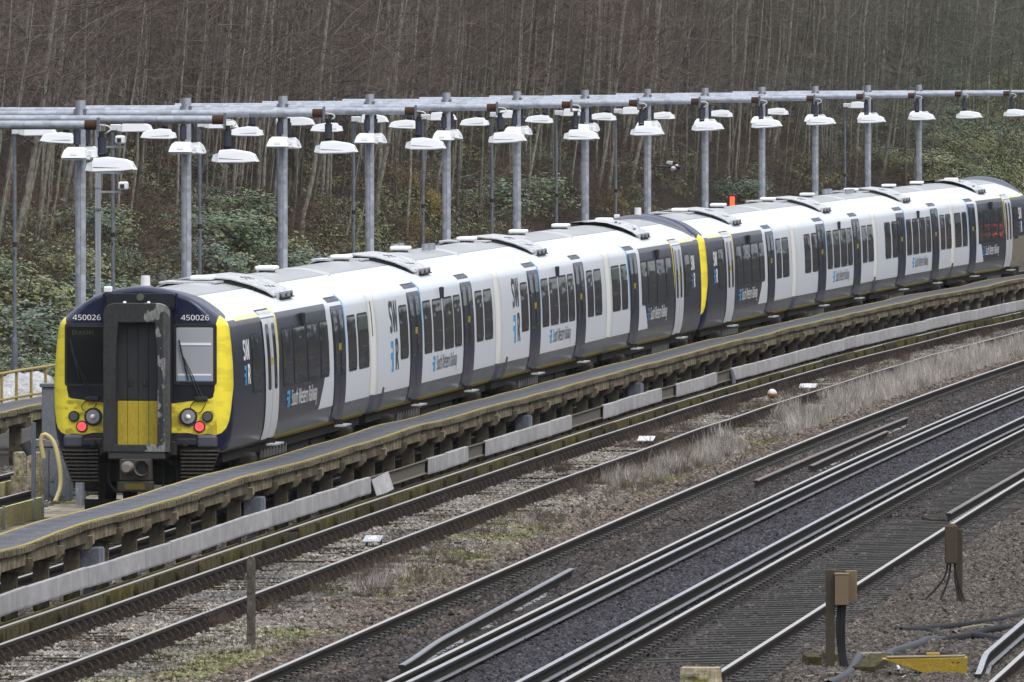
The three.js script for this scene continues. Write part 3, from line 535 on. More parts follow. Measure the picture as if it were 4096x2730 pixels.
function carParts(def) {
  const { L, flip } = def, car = thing('railway_carriage', def.label, 'train carriage', undefined);
  const loc = (x, h, s) => V(x, h, flip ? -(L - s) : -s);
  const out = (q) => V(q.x, q.y - 2.2, 0);
  const put = (name, geo, mat, parent = car) => obj(name, geo, mat, parent);
  const patch = (s0, s1, h0, h1, r, off, rows = 8, side = 1) => { // rounded panel on the body side
    const hs = []; for (let i = 0; i <= 3; i++) hs.push(h0 + r * (1 - Math.cos(i / 3 * Math.PI / 2))); for (let i = 1; i < rows; i++) hs.push(lerp(h0 + r, h1 - r, i / rows)); for (let i = 0; i <= 3; i++) hs.push(h1 - r + r * Math.sin(i / 3 * Math.PI / 2));
    const inset = (h) => { const d = Math.min(h - h0, h1 - h); return d >= r ? 0 : r - Math.sqrt(Math.max(0, r * r - (r - d) * (r - d))); };
    return facing(grid(hs.length - 1, 1, (i, j, ii) => { const h = hs[ii], e = inset(h), s = j ? s1 - e : s0 + e; return loc(side * (sideW(h) + off), h, s); }, (i, j, ii) => [(j ? s1 : s0), hs[ii]]), out);
  };
  const uvUnit = (g, s0, s1, h0, h1) => { const uv = g.attributes.uv; for (let i = 0; i < uv.count; i++) { let k = (uv.getX(i) - s0) / (s1 - s0); uv.setXY(i, flip ? 1 - k : k, (uv.getY(i) - h0) / (h1 - h0)); } return g; };
  const mapShape = (pts, off) => { const g = new THREE.ShapeGeometry(new THREE.Shape(pts.map((q) => new THREE.Vector2(...q)))), p = g.attributes.position; for (let i = 0; i < p.count; i++) { const h = p.getY(i), v = loc(sideW(h) + off, h, p.getX(i)); p.setXYZ(i, v.x, v.y, v.z); } return facing(g, out); };

  // body shell
  const full = [...PROF, ...PROF.slice(0, -1).reverse().map(([x, h]) => [-x, h])], arcs = [...ARC, ...ARC.slice(0, -1).reverse()];
  const e0 = def.cab ? 0 : 0.0, stations = [...(def.cab ? [0] : [0, 0.01, 0.035, 0.075, 0.13, 0.2]), ...range(0.35, L - 0.35, 1.6), L - 0.2, L - 0.13, L - 0.075, L - 0.035, L - 0.01, L];
  const R0 = 0.15, ins = (s) => { const d = Math.min(def.cab ? 9 : s, L - s); return d >= 0.2 ? 0 : R0 * (1 - Math.sqrt(Math.max(0, 1 - Math.pow(1 - d / 0.2, 2)))); };
  const shell = grid(full.length - 1, stations.length - 1, (i, j, ii, jj) => { const s = stations[jj], k = ins(s), [x, h] = full[ii]; return loc(x * (1 - k / 1.35), h - k * 0.5 * smooth(2.9, 3.4, h), s); }, (i, j, ii, jj) => [stations[jj] / L, arcs[ii] / ARCMAX]);
  facing(shell, out);
  const bodyMat = new THREE.MeshPhysicalMaterial({ map: livery(L, def.kind, def.seed), roughness: 0.22, specularIntensity: 0.36, side: THREE.DoubleSide, name: 'carriage_paint' });
  put('body', shell, bodyMat);
  const endShape = (s, k) => { const g = new THREE.ShapeGeometry(new THREE.Shape(full.map(([x, h]) => new THREE.Vector2(x * (1 - R0 / 1.35), h - R0 * 0.5 * smooth(2.9, 3.4, h))))), p = g.attributes.position; for (let i = 0; i < p.count; i++) { const v = loc(p.getX(i), p.getY(i), s); p.setXYZ(i, v.x, v.y, v.z); } g.computeVertexNormals(); return facing(g, V(0, 0, k * (flip ? -1 : 1))); };
  put('end_wall', endShape(L, -1), PAINT.cream); if (!def.cab) put('end_wall', endShape(0, 1), PAINT.cream);
  if (def.gangway) { const g = new THREE.ExtrudeGeometry(new THREE.Shape(full.map(([x, h]) => new THREE.Vector2(x * 0.86, 2.2 + (h - 2.2) * 0.93))), { depth: 0.62, bevelEnabled: false }).translate(0, 0, -L - 0.58); put('gangway_bellows', g, PAINT.rubber); }
  // windows
  for (const [s0, s1, lamp] of def.windows) {
    const w = put('window', patch(s0, s1, 1.86, 2.77, 0.12, 0.004), PAINT.rubber);
    put('pane', patch(s0 + 0.035, s1 - 0.035, 1.895, 2.735, 0.1, 0.007), PAINT.glass, w);
    if (lamp) put('vent_light', patch(s0 + 0.05, s1 - 0.05, 2.5, 2.72, 0.02, 0.01), std(C(0.05, 0.075, 0.06), 0.15), w);
  }
  // doors, each of two leaves with a tall pane
  for (const [s0, s1, silver] of def.doors) {
    const m = silver ? PAINT.silver : PAINT.navy, mid = (s0 + s1) / 2, d = put('door', patch(s0 - 0.02, s1 + 0.02, 1.1, 3.1, 0.03, 0.003, 14), PAINT.rubber);
    put('leaf', patch(s0, mid - 0.012, 1.11, 3.08, 0.03, 0.012, 14), m, d); put('leaf', patch(mid + 0.012, s1, 1.11, 3.08, 0.03, 0.012, 14), m, d);
    const lw = (s1 - s0) / 2; for (const a of [s0 + lw * (silver ? 0.36 : 0.2), mid + lw * (silver ? 0.3 : 0.2)]) put('pane', patch(a, a + lw * (silver ? 0.46 : 0.6), 1.87, 2.88, 0.06, 0.015), PAINT.glass, d);
    for (const k of [-1, 1]) put('door_button', new THREE.BoxGeometry(0.01, 0.11, 0.06).translate(sideW(2.3) + 0.018, 2.3, loc(0, 0, mid + k * 0.09).z), PAINT.yellow, d);
    const st = put('step', bx(0.15, 0.025, 1.15, 1.4, 1.035, loc(0, 0, mid).z), PAINT.plate); put('bracket', bx(0.14, 0.09, 0.05, 1.33, 1.08, loc(0, 0, mid).z), PAINT.under, st);
  }
  for (const s of def.cams) put('camera_pod', rbx(0.07, 0.2, 0.16, 0.02, sideW(2.86) + 0.03, 2.86, loc(0, 0, s).z), M.black);
  // lettering and the arrow mark
  const lettering = (s0, s1, h0, h1, tex, color) => put('lettering', uvUnit(patch(s0, s1, h0, h1, 0.001, 0.006, 4), s0, s1, h0, h1), std(color, 0.5, { alphaMap: tex, transparent: true }));
  const arrow = (s, h, w, ht) => { const q = (a, b) => [flip ? s + w - a * w : s + a * w, h + b * ht]; put('arrow_mark', [mapShape([q(0.1, 1), q(0.75, 1), q(0.55, 0.78), q(0.1, 0.78)], 0.006), mapShape([q(0.0, 0.62), q(0.5, 0.62), q(0.35, 0.42), q(0.0, 0.42)], 0.006), mapShape([q(0.55, 0.78), q(0.75, 1), q(0.72, 0), q(0.5, 0)], 0.006), mapShape([q(0.35, 0.42), q(0.5, 0.5), q(0.38, 0), q(0.16, 0)], 0.006)], std(lin('#58b4f0'), 0.5)); };
  for (const q of def.text ?? []) { lettering(q.s0, q.s1, 1.45, 1.82, A.name, q.c); arrow(flip ? q.s1 + 0.06 : q.s0 - 0.68, 1.53, 0.62, 0.26); }
  if (def.logo) { const q = def.logo; lettering(q.s0, q.s1, q.h - q.k, q.h, A.sw, q.c); const m = lerp(q.s0, q.s1, 0.5); lettering(flip ? q.s0 : m, flip ? m : q.s1, q.h - 2.12 * q.k, q.h - 1.12 * q.k, A.r, q.c); arrow(flip ? m + 0.02 : q.s0 + 0.05, q.h - 2.12 * q.k, (q.s1 - q.s0) * 0.46, q.k * 0.9); }
  // roof: air conditioning hood over the middle, antenna pads
  const hood = def.hood ?? 9.9, HP = [[-1.02, 3.225], [-0.9, 3.315], [-0.7, 3.41], [-0.4, 3.5], [0, 3.54], [0.4, 3.5], [0.7, 3.41], [0.9, 3.315], [1.02, 3.225]];
  const hs = 1.75, fr = (x) => hood - hs + 1.3 * x * x * 0.5, bk = (x) => hood + hs - 0.7 * x * x * 0.5;
  const hg = put('air_conditioning_hood', [facing(grid(HP.length - 1, 6, (i, j, ii) => loc(HP[ii][0], HP[ii][1] + 0.02, lerp(fr(HP[ii][0]), bk(HP[ii][0]), j))), V(0, 1, 0)), facing(grid(HP.length - 1, 1, (i, j, ii) => loc(HP[ii][0], HP[ii][1] + 0.02 - 0.02 * j, fr(HP[ii][0]))), V(0, 0, flip ? -1 : 1))], PAINT.hood);
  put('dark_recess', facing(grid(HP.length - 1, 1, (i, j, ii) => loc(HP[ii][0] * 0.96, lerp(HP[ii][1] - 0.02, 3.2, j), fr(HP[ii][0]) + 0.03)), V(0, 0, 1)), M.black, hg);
  for (const k of [1, -1]) { const f = put('foot', bx(0.1, 0.1, 1.9, k * 1.0, 3.235, loc(0, 0, hood + 0.25).z), PAINT.plate, hg); put('foot_lip', bx(0.05, 0.02, 1.7, k * 1.075, 3.2, loc(0, 0, hood + 0.25).z), M.black, hg); }
  const lv = []; for (let a = 0; a < 6; a++) for (let b = 0; b < 3; b++) { const x = 0.42 + a * 0.075 + b * 0.02, y = lerp(3.5, 3.375, (x - 0.4) / 0.35) + 0.024; lv.push(bx(0.045, 0.008, 0.2, x, y, loc(0, 0, hood - 0.25 + b * 0.32).z, 0, 0, -0.34)); }
  put('louvre', lv, M.black, hg);
  for (const k of [-0.75, 0, 0.75]) put('bolt', cyl(0.045, 0.045, 0.05, 8, 1.055, 3.25, loc(0, 0, hood + 0.25 + k).z, 'x'), M.galvDark, hg);
  put('roof_plate', bx(0.9, 0.03, 1.5, -0.15, 3.475, loc(0, 0, hood - 1.9).z), PAINT.hood);
  for (const s of def.pads) { const p = put('antenna_pad', new RoundedBoxGeometry(0.34, 0.075, 0.6, 4, 0.037).translate(0, 3.54, loc(0, 0, s).z), PAINT.pad); put('pad_base', bx(0.22, 0.06, 0.42, 0, 3.49, loc(0, 0, s).z), M.galvDark, p); }
  for (const s of def.pots ?? []) for (const x of [-0.28, 0.28]) put('vent_pot', cyl(0.075, 0.07, 0.12, 12, x, 3.53, loc(0, 0, s).z), M.galv);
  // underframe, equipment and bogies
  put('solebar', bx(2.3, 0.16, L - 0.5, 0, 0.98, -L / 2), PAINT.under);
  for (const [a, b] of [[5.2, 9.2], [9.6, 12.4], [12.8, 14.9]]) { put('equipment_case', rbx(2.2, 0.5, b - a, 0.03, 0, 0.64, loc(0, 0, (a + b) / 2).z), PAINT.under); }
  const ribs = []; for (let k = 0; k < 9; k++) ribs.push(bx(0.03, 0.13, 0.1, 1.14, 0.86, loc(0, 0, 5.4 + k * 0.42).z)); stuff(put('cable_ribs', ribs, tint(PAINT.plate, 0.5)));
  for (const s of [3.0, L - 3.0]) {
    const b = put('bogie', [bx(0.2, 0.26, 2.9, 1.0, 0.55, loc(0, 0, s).z), bx(0.2, 0.26, 2.9, -1.0, 0.55, loc(0, 0, s).z), bx(2.0, 0.24, 0.5, 0, 0.6, loc(0, 0, s).z)], PAINT.under);
    for (const k of [-1.3, 1.3]) for (const x of [-0.75, 0.75]) put('wheel', cyl(0.42, 0.42, 0.13, 24, x, 0.42, loc(0, 0, s + k).z, 'x'), PAINT.under, b);
    put('air_spring', rbx(0.35, 0.2, 0.6, 0.06, 1.15, 0.86, loc(0, 0, s).z), M.grime, b);
  }
  if (def.duct !== undefined) { const s = def.duct; put('cable_duct', tube([1.46, 1.3, 1.15, 1.06].map((h, i) => loc(sideW(h) + 0.01, h, s - i * 0.1)), 0.025, 8, 5), M.black); }
  if (def.slot !== undefined) put('vent_slot', patch(def.slot - 0.12, def.slot + 0.02, 2.35, 2.93, 0.01, 0.004), M.black);
  if (def.cab) cab(def, put, loc, car, out, patch);
  return car;
}
const noseTex = (() => { // the painted front, seen from ahead: x -1.4..1.4, h 1.0..3.7
  const n = 1024, cv = document.createElement('canvas'); cv.width = cv.height = n; const g = cv.getContext('2d');
  const sx = (x) => (x + 1.4) / 2.8 * n, sy = (h) => n - (h - 1) / 2.7 * n;
  g.fillStyle = NAVY; g.fillRect(0, 0, n, n);
  for (const k of [1, -1]) {
    const poly = (c, pts) => { g.fillStyle = c; g.beginPath(); pts.forEach(([x, h], i) => (i ? g.lineTo(sx(k * x), sy(h)) : g.moveTo(sx(k * x), sy(h)))); g.closePath(); g.fill(); };
    poly('#1f2029', [[0, 1.8], [1.16, 1.86], [1.16, 3.0], [0.9, 3.02], [0, 3.02]]);
    poly(YELLOW, [[0.4, 1.36], [0.72, 1.36], [0.86, 1.33], [1.0, 1.35], [1.16, 1.33], [1.24, 1.36], [1.3, 1.43], [1.335, 1.53], [1.36, 1.7], [1.385, 2.0], [1.4, 2.3], [1.4, 2.95], [1.31, 3.12], [1.235, 3.22], [1.19, 3.2], [1.155, 2.95], [1.15, 2.0], [1.13, 1.92], [1.05, 1.875], [0.4, 1.79]]);
  }
  const d = g.getImageData(0, 0, n, n); // fly spots and brown road film on the lower front
  for (let y = 0; y < n; y++) for (let x = 0; x < n; x++) { const h = 1 + (1 - y / n) * 2.7, X = Math.abs(x / n * 2.8 - 1.4), f = fbm(x / 60, y / 34, 8, 4), k = 0.42 * smooth(0.42, 0.7, f) * (h < 1.85 && X < 1.18 ? 1 : 0.25) + (vnoise(x / 3, y / 3, 4) > 0.93 && f > 0.5 ? 0.18 : 0), i = (y * n + x) * 4; d.data[i] = lerp(d.data[i], 92, k); d.data[i + 1] = lerp(d.data[i + 1], 78, k); d.data[i + 2] = lerp(d.data[i + 2], 36, k); }
  g.putImageData(d, 0, 0);
  const t = new THREE.CanvasTexture(cv); t.colorSpace = THREE.SRGBColorSpace; return t;
})();
const numTex = textTexture(512, 96, (g, w) => fit(g, '450026', 6, 88, w - 12, 80, ''));
const destTex = textTexture(256, 64, (g, w) => { fit(g, 'Basin', 6, 54, w - 12, 46, ''); g.fillStyle = '#000'; for (let i = 0; i < 256; i += 6) g.fillRect(i, 0, 2, 64); for (let j = 0; j < 64; j += 6) g.fillRect(0, j, 256, 2); });
function cab(def, put, loc, car, out, patch) {
  const full = [...PROF, ...PROF.slice(0, -1).reverse().map(([x, h]) => [-x, h])], dep = 0.42, fw = (f) => (def.flip ? -f : f);
  const mould = (x, h, f) => { const c = 1 - Math.cos(f), k = 1 - 0.19 * c * smooth(0.6, 1.3, Math.abs(x)) ; return [x * k, h + 0.1 * smooth(2.95, 3.4, h) * Math.sin(f * 2) * 0.6 + 0.04 * smooth(3, 3.4, h) * Math.sin(f) - 0.04 * c * smooth(2.9, 3.3, h)]; };
  const uvOf = (x, h) => [(x + 1.4) / 2.8, (h - 1) / 2.7];
  const nose = grid(full.length - 1, 8, (i, j, ii) => { const f = j * Math.PI / 2, [x, h] = mould(full[ii][0], full[ii][1], f); return loc(x, h, -dep * Math.sin(f)); }, (i, j, ii) => { const f = j * Math.PI / 2, [x, h] = mould(full[ii][0], full[ii][1], f * 0.9); return uvOf(x * (1 + 0.03 * (1 - j)), h); });
  facing(nose, out);
  const faceP = full.map(([x, h]) => mould(x, h, Math.PI / 2)), fg = new THREE.ShapeGeometry(new THREE.Shape(faceP.map((q) => new THREE.Vector2(...q)))), p = fg.attributes.position, uv = fg.attributes.uv;
  for (let i = 0; i < p.count; i++) { const w = uvOf(p.getX(i), p.getY(i)); uv.setXY(i, w[0], w[1]); const v = loc(p.getX(i), p.getY(i), -dep); p.setXYZ(i, v.x, v.y, v.z); }
  fg.computeVertexNormals(); facing(fg, V(0, 0, fw(1)));
  put('cab_front', [nose, fg], new THREE.MeshPhysicalMaterial({ map: noseTex, roughness: 0.25, specularIntensity: 0.7, side: THREE.DoubleSide, name: 'cab_paint' }));
  if (def.hidden) return;
  const F = (f) => loc(0, 0, -dep - f).z; // z of a point f metres ahead of the face
  const plate = (pts, r, f, th) => { const s = new THREE.Shape(), [x0, x1, h0, h1] = pts; s.moveTo(x0 + r, h0); s.lineTo(x1 - r, h0); s.quadraticCurveTo(x1, h0, x1, h0 + r); s.lineTo(x1, h1 - r); s.quadraticCurveTo(x1, h1, x1 - r, h1); s.lineTo(x0 + r, h1); s.quadraticCurveTo(x0, h1, x0, h1 - r); s.lineTo(x0, h0 + r); s.quadraticCurveTo(x0, h0, x0 + r, h0); return new THREE.ExtrudeGeometry(s, { depth: th, bevelEnabled: true, bevelThickness: 0.004, bevelSize: 0.004, bevelSegments: 1 }).translate(0, 0, F(f)); };
  // cab windows: the right one has its pale blind down, the left one is dark with the destination display
  const wr = put('cab_window', plate([0.5, 1.14, 2.08, 2.99], 0.05, 0.0, 0.012), PAINT.rubber);
  put('blind', plate([0.54, 1.085, 2.13, 2.93], 0.02, 0.014, 0.006), PAINT.blind, wr);
  put('blind_bar', bx(0.5, 0.035, 0.004, 0.812, 2.69, F(0.03)), PAINT.bright, wr); put('blind_bar', bx(0.5, 0.025, 0.004, 0.812, 2.232, F(0.03)), PAINT.bright, wr); put('blind_strip', bx(0.5, 0.075, 0.004, 0.812, 2.18, F(0.031)), PAINT.blueblind, wr);
  const wl = put('cab_window', plate([-1.14, -0.5, 2.06, 2.99], 0.05, 0.0, 0.012), PAINT.rubber); put('pane', plate([-1.11, -0.53, 2.1, 2.95], 0.03, 0.012, 0.006), PAINT.glass, wl);
  { const g = new THREE.PlaneGeometry(0.36, 0.09).translate(-0.87, 2.86, F(0.026)); put('destination_display', g, new THREE.MeshStandardMaterial({ color: 0x000000, emissive: C(0.35, 0.5, 0.12), emissiveIntensity: 0.3, emissiveMap: destTex, alphaMap: destTex, transparent: true }), wl); }
  for (const x of [-0.81, 0.82]) put('number', new THREE.PlaneGeometry(0.44, 0.095).translate(x, 3.085, F(0.008)), std(C(0.8, 0.8, 0.8), 0.5, { alphaMap: numTex, transparent: true }));
  // gangway: frame, recessed folding door and rubbing plate
  const fs = new THREE.Shape(), hole = new THREE.Path(), ww = 0.49;
  fs.moveTo(-ww, 1.1); fs.lineTo(ww, 1.1); fs.lineTo(ww, 3.12); fs.quadraticCurveTo(ww, 3.3, ww - 0.2, 3.3); fs.lineTo(-ww + 0.2, 3.3); fs.quadraticCurveTo(-ww, 3.3, -ww, 3.12); fs.closePath();
  hole.moveTo(-0.325, 1.19); hole.lineTo(0.325, 1.19); hole.lineTo(0.325, 2.5); hole.lineTo(0.285, 3.03); hole.lineTo(-0.285, 3.03); hole.lineTo(-0.325, 2.5); hole.closePath(); fs.holes.push(hole);
  const fgeo = new THREE.ExtrudeGeometry(fs, { depth: 0.06, bevelEnabled: true, bevelThickness: 0.01, bevelSize: 0.01, bevelSegments: 2 }); { const q = fgeo.attributes.position, w = fgeo.attributes.uv; for (let i = 0; i < q.count; i++) w.setXY(i, (q.getX(i) + 0.5), (q.getY(i) - 1) / 2.4); }
  const gw = put('gangway_frame', fgeo.translate(0, 0, F(0.46)), PAINT.faceMetal);
  put('bellows', [bx(0.16, 2.1, 0.45, 0.385, 2.15, F(0.23)), bx(0.16, 2.1, 0.45, -0.385, 2.15, F(0.23)), bx(0.9, 0.16, 0.45, 0, 3.18, F(0.23))], PAINT.rubber, gw);
  for (let k = 0; k < 4; k++) { const x = -0.241 + k * 0.1605; put('door_panel', rbx(0.156, 1.22, 0.03, 0.006, x, 2.47, F(0.31)), std(C(0.016, 0.016, 0.018), 0.55), gw); put('door_panel', rbx(0.156, 0.665, 0.03, 0.006, x, 1.515, F(0.31)), PAINT.yellow, gw); }
  for (const x of [-0.1, 0.1]) put('door_handle', rbx(0.06, 0.1, 0.03, 0.01, x, 2.12, F(0.335)), M.black, gw);
  const rv = []; for (let k = 0; k < 22; k++) for (const x of [-0.455, -0.36, 0.36, 0.455]) rv.push(new THREE.SphereGeometry(0.008, 5, 4).translate(x, 1.2 + k * 0.092, F(0.53))); stuff(put('rivets', rv, M.grime, gw));
  put('sill', rbx(0.86, 0.16, 0.5, 0.02, 0, 1.06, F(0.26)), std(C(0.07, 0.068, 0.066), 0.6, { map: rep(T.grain, 2) }), gw);
  for (const x of [-0.52, 0.52]) put('side_bracket', rbx(0.1, 0.2, 0.4, 0.015, x, 1.14, F(0.2)), M.grime, gw);
  for (const x of [-0.7, 0.7]) put('jumper_box', [rbx(0.3, 0.1, 0.22, 0.02, x, 1.23, F(0.06)), cyl(0.05, 0.05, 0.12, 8, x, 1.22, F(0.2), 'z')], M.black);
  // brow over the gangway with the top marker light
  put('brow', plate([-0.52, 0.52, 3.2, 3.44], 0.06, 0.0, 0.03), std(C(0.012, 0.013, 0.018), 0.3));
  for (const x of [0.545, -0.545]) put('brow_rib', rbx(0.03, 0.3, 0.1, 0.01, x, 3.3, F(0.03)), PAINT.navy);
  const tl = put('marker_light', cyl(0.075, 0.075, 0.05, 20, 0, 3.385, F(0.05), 'z'), M.black); put('lens', cyl(0.058, 0.05, 0.03, 20, 0, 3.385, F(0.085), 'z'), PAINT.dim, tl);
  for (const x of [-0.2, 0.2]) put('stud', new THREE.SphereGeometry(0.028, 8, 6).translate(x * 0.9, 3.31, F(0.5)), PAINT.pad);
  // lamps
  for (const k of [1, -1]) {
    const disc = (name, x, h, r, m) => { const b = put(name, cyl(r, r * 0.98, 0.035, 24, k * x, h, F(0.012), 'z'), M.black); put('lens', cyl(r * 0.8, r * 0.72, 0.03, 24, k * x, h, F(0.035), 'z'), m, b); return b; };
    const hl = disc('headlight', 0.715, 1.6, 0.138, PAINT.lens); put('bulb', new THREE.SphereGeometry(0.04, 10, 8).translate(k * 0.715, 1.6, F(0.05)), PAINT.bright, hl);
    disc('marker_light', 1.005, 1.605, 0.085, PAINT.dim);
    disc('tail_light', 0.885, 1.455, 0.088, PAINT.tail);
    put('step_block', rbx(0.3, 0.2, 0.3, 0.05, k * 1.0, 1.235, F(-0.02)), std(C(0.06, 0.062, 0.075), 0.5));
    const sk = put('front_skirt', (() => { const s = new THREE.Shape([[0.62, 1.13], [1.2, 1.13], [1.02, 0.62], [0.62, 0.62]].map((q) => new THREE.Vector2(k * q[0], q[1]))); return new THREE.ExtrudeGeometry(s, { depth: 0.1, bevelEnabled: false }).translate(0, 0, F(0.0)); })(), M.grime);
    for (let i = 0; i < 9; i++) put('rib', bx(0.58 - i * 0.021, 0.024, 0.06, k * (0.91 - i * 0.0105), 1.1 - i * 0.056, F(0.13)), tint(M.grime, 2.2), sk);
    const wp = put('wiper', [bar(loc(k * 0.82 + 0.06, 1.9, -dep - 0.04), loc(k * 0.82 - 0.2, 2.55, -dep - 0.06), 0.012, 5, 0.006), bar(loc(k * 0.82 + 0.12, 1.9, -dep - 0.04), loc(k * 0.82 - 0.22, 2.6, -dep - 0.06), 0.009, 5, 0.005), bar(loc(k * 0.82 - 0.1, 2.15, -dep - 0.05), loc(k * 0.82 - 0.24, 2.75, -dep - 0.05), 0.012, 5)], M.black); put('pivot', rbx(0.2, 0.07, 0.05, 0.015, k * 0.82 + 0.09, 1.87, F(0.03)), M.black, wp);
    put('wiper_hose', tube([loc(k * 0.82, 1.85, -dep - 0.02), loc(k * 0.82 - 0.07, 1.74, -dep - 0.03), loc(k * 0.82 + 0.06, 1.66, -dep - 0.02), loc(k * 0.82 + 0.16, 1.8, -dep - 0.02)], 0.006, 14, 4), M.black, wp);
  }
  for (const x of [0.2, -0.43]) { } 
  const dm = put('antenna_dome', cyl(0.075, 0.068, 0.16, 16, 0, 3.62, loc(0, 0, 0.15).z), PAINT.pad); put('dome_base', cyl(0.12, 0.1, 0.03, 14, 0, 3.535, loc(0, 0, 0.15).z), M.galvDark, dm);
  put('horn', rbx(0.12, 0.09, 0.14, 0.02, -0.5, 3.5, F(-0.08)), PAINT.pad);
  // coupler and the gear under the cab
  const cp = put('coupler', [rbx(0.46, 0.32, 0.35, 0.02, 0, 0.83, F(0.55)), bx(0.3, 0.26, 0.6, 0, 0.83, F(0.1))], std(C(0.12, 0.105, 0.09), 0.75, { map: rep(T.grain, 2) }));
  put('cone', cyl(0.115, 0.06, 0.2, 20, -0.11, 0.86, F(0.78), 'z'), std(C(0.17, 0.15, 0.13), 0.6), cp); put('cup', new THREE.CylinderGeometry(0.11, 0.09, 0.16, 20, 1, true).rotateX(Math.PI / 2).translate(0.11, 0.86, F(0.76)), std(C(0.15, 0.13, 0.115), 0.6), cp); put('cup_hole', cyl(0.085, 0.085, 0.01, 16, 0.11, 0.86, F(0.735), 'z'), M.black, cp);
  put('electric_head', rbx(0.52, 0.16, 0.3, 0.03, 0, 0.58, F(0.6)), std(C(0.11, 0.095, 0.075), 0.8, { map: rep(T.grain, 3) }), cp); put('warning_label', bx(0.3, 0.09, 0.004, 0, 0.585, F(0.756)), std(C(0.24, 0.19, 0.05), 0.8, { map: rep(T.grain, 5) }), cp);
  put('under_cab', bx(1.9, 0.5, 0.6, 0, 0.85, loc(0, 0, 0.6).z), M.dark);
  put('deflector', bx(2.1, 0.22, 0.08, 0, 0.2, loc(0, 0, 1.2).z), M.dark); put('deflector_arm', [bx(0.1, 0.6, 0.1, 0.8, 0.5, loc(0, 0, 1.25).z), bx(0.1, 0.6, 0.1, -0.8, 0.5, loc(0, 0, 1.25).z)], M.dark);
  put('pipe', tube([loc(-0.5, 0.95, -0.1), loc(-0.48, 0.6, -0.3), loc(-0.3, 0.45, -0.35), loc(-0.28, 0.9, -0.1)], 0.02, 12, 6), M.black); put('pipe', tube([loc(0.5, 0.95, -0.1), loc(0.52, 0.55, -0.3), loc(0.36, 0.4, -0.35), loc(0.3, 0.9, -0.1)], 0.02, 12, 6), M.black);
}
const MIDW = [[3.88, 5.2], [7.75, 9.08], [9.32, 10.92], [11.12, 12.74], [12.88, 14.14], [16.7, 18.0], [18.2, 19.7]];
const MID2 = [[2.25, 3.75], [4.05, 5.4], [7.75, 9.08], [9.32, 10.92], [11.12, 12.74], [12.88, 14.14], [16.7, 18.0], [18.2, 19.7]];
const CABW = [[2.5, 3.65], [6.65, 7.85], [8.16, 9.88], [10.09, 11.77], [11.99, 13.2], [16.06, 17.35], [17.59, 19.25, true]];
const darkText = lin('#33363e'), paleText = C(0.8, 0.8, 0.8);
const JOINTS = [190.5, 210.36, 231.27, 252.57, 273.14, 294.24, 314.41, 334.43, 354.9];
const cabDef = { kind: 'cab', cab: true, windows: CABW, doors: [[4.16, 5.93, true], [13.87, 15.58]], cams: [9.6], pads: [7.4, 16.2], text: [{ s0: 7.75, s1: 11.4, c: paleText }], logo: { s0: 1.36, s1: 2.25, h: 2.72, k: 0.33, c: paleText }, hood: 9.3 };
const midDef = (windows, o) => ({ kind: 'mid', windows, doors: [[5.45, 7.36], [14.4, 16.25]], cams: [10.9], pads: [7.0, 16.6], text: [{ s0: 9.8, s1: 13.3, c: darkText }], gangway: true, hood: 10.3, ...o });
[
  { ...cabDef, label: 'leading carriage whose yellow and navy front reads 450026', gangway: true, slot: 19.9 },
  midDef(MIDW, { label: 'second carriage from the yellow front, white, four vent pots on its roof', logo: { s0: 2.3, s1: 3.65, h: 2.9, k: 0.57, c: darkText }, pots: [18.2, 19.2], duct: 1.2 }),
  midDef(MIDW, { label: 'third carriage from the yellow front, white with SWR lettering, dull roof panel', logo: { s0: 2.3, s1: 3.65, h: 2.9, k: 0.57, c: darkText }, duct: 1.2 }),
  { ...cabDef, label: 'fourth carriage, its cab coupled to the second yellow cab', flip: true },
  { ...cabDef, label: 'fifth carriage, with the yellow cab in the middle of the train', gangway: true, logo: { ...cabDef.logo }, hidden: true },
  midDef(MID2, { label: 'sixth carriage from the yellow front, white without large SWR letters', duct: 20.0 }),
  midDef(MID2, { label: 'seventh carriage, white with red light mirrored in its far windows', duct: 20.0, pots: [3.4, 4.4] }),
  { ...cabDef, label: 'last carriage at the right edge, dark cab end with dusty lower side', flip: true, hidden: true },
].forEach((def, i) => {
  const a = P(-3.01, JOINTS[i], 0), b = P(-3.01, JOINTS[i + 1], 0), d = b.clone().sub(a), span = d.length(); d.normalize();
  const g0 = def.cab && !def.flip ? (i ? 0.75 : 0) : 0.27, g1 = def.cab && def.flip ? 0.75 : 0.27;
  const car = carParts({ ...def, L: span - g0 - g1, seed: 300 + i * 13 });
  car.position.copy(a).addScaledVector(d, g0); car.rotation.y = Math.atan2(-d.x, -d.z);
});

// ---------------------------------------------------------------- lamp masts with long cross arms
const lanternGeo = (() => { // wedge lantern, spigot end at x = 0, pointing along +x, underside at y = 0
  const s = new THREE.Shape([[0, 0.02], [0.02, 0.105], [0.1, 0.125], [0.12, 0.175], [0.3, 0.19], [0.56, 0.15], [0.64, 0.115], [0.69, 0.02], [0.5, 0.0], [0.1, 0.0]].map((q) => new THREE.Vector2(...q)));
  const g = new THREE.ExtrudeGeometry(s, { depth: 0.34, bevelEnabled: true, bevelThickness: 0.02, bevelSize: 0.012, bevelSegments: 2 }).translate(0, 0, -0.17), p = g.attributes.position;
  for (let i = 0; i < p.count; i++) { const y = p.getY(i), x = p.getX(i); p.setZ(i, p.getZ(i) * (1.1 - 1.9 * Math.max(0, y - 0.03)) * (x < 0.09 ? 0.62 : 1)); }
  g.computeVertexNormals(); return g;
})();
const seamGeo = bx(0.56, 0.007, 0.4, 0.39, 0.045, 0, 0, 0, -0.05), tabGeo = bx(0.012, 0.055, 0.11, 0.674, 0.08, 0, 0, 0, 0.5);
const lensGeo = bx(0.5, 0.012, 0.3, 0.38, -0.012, 0);
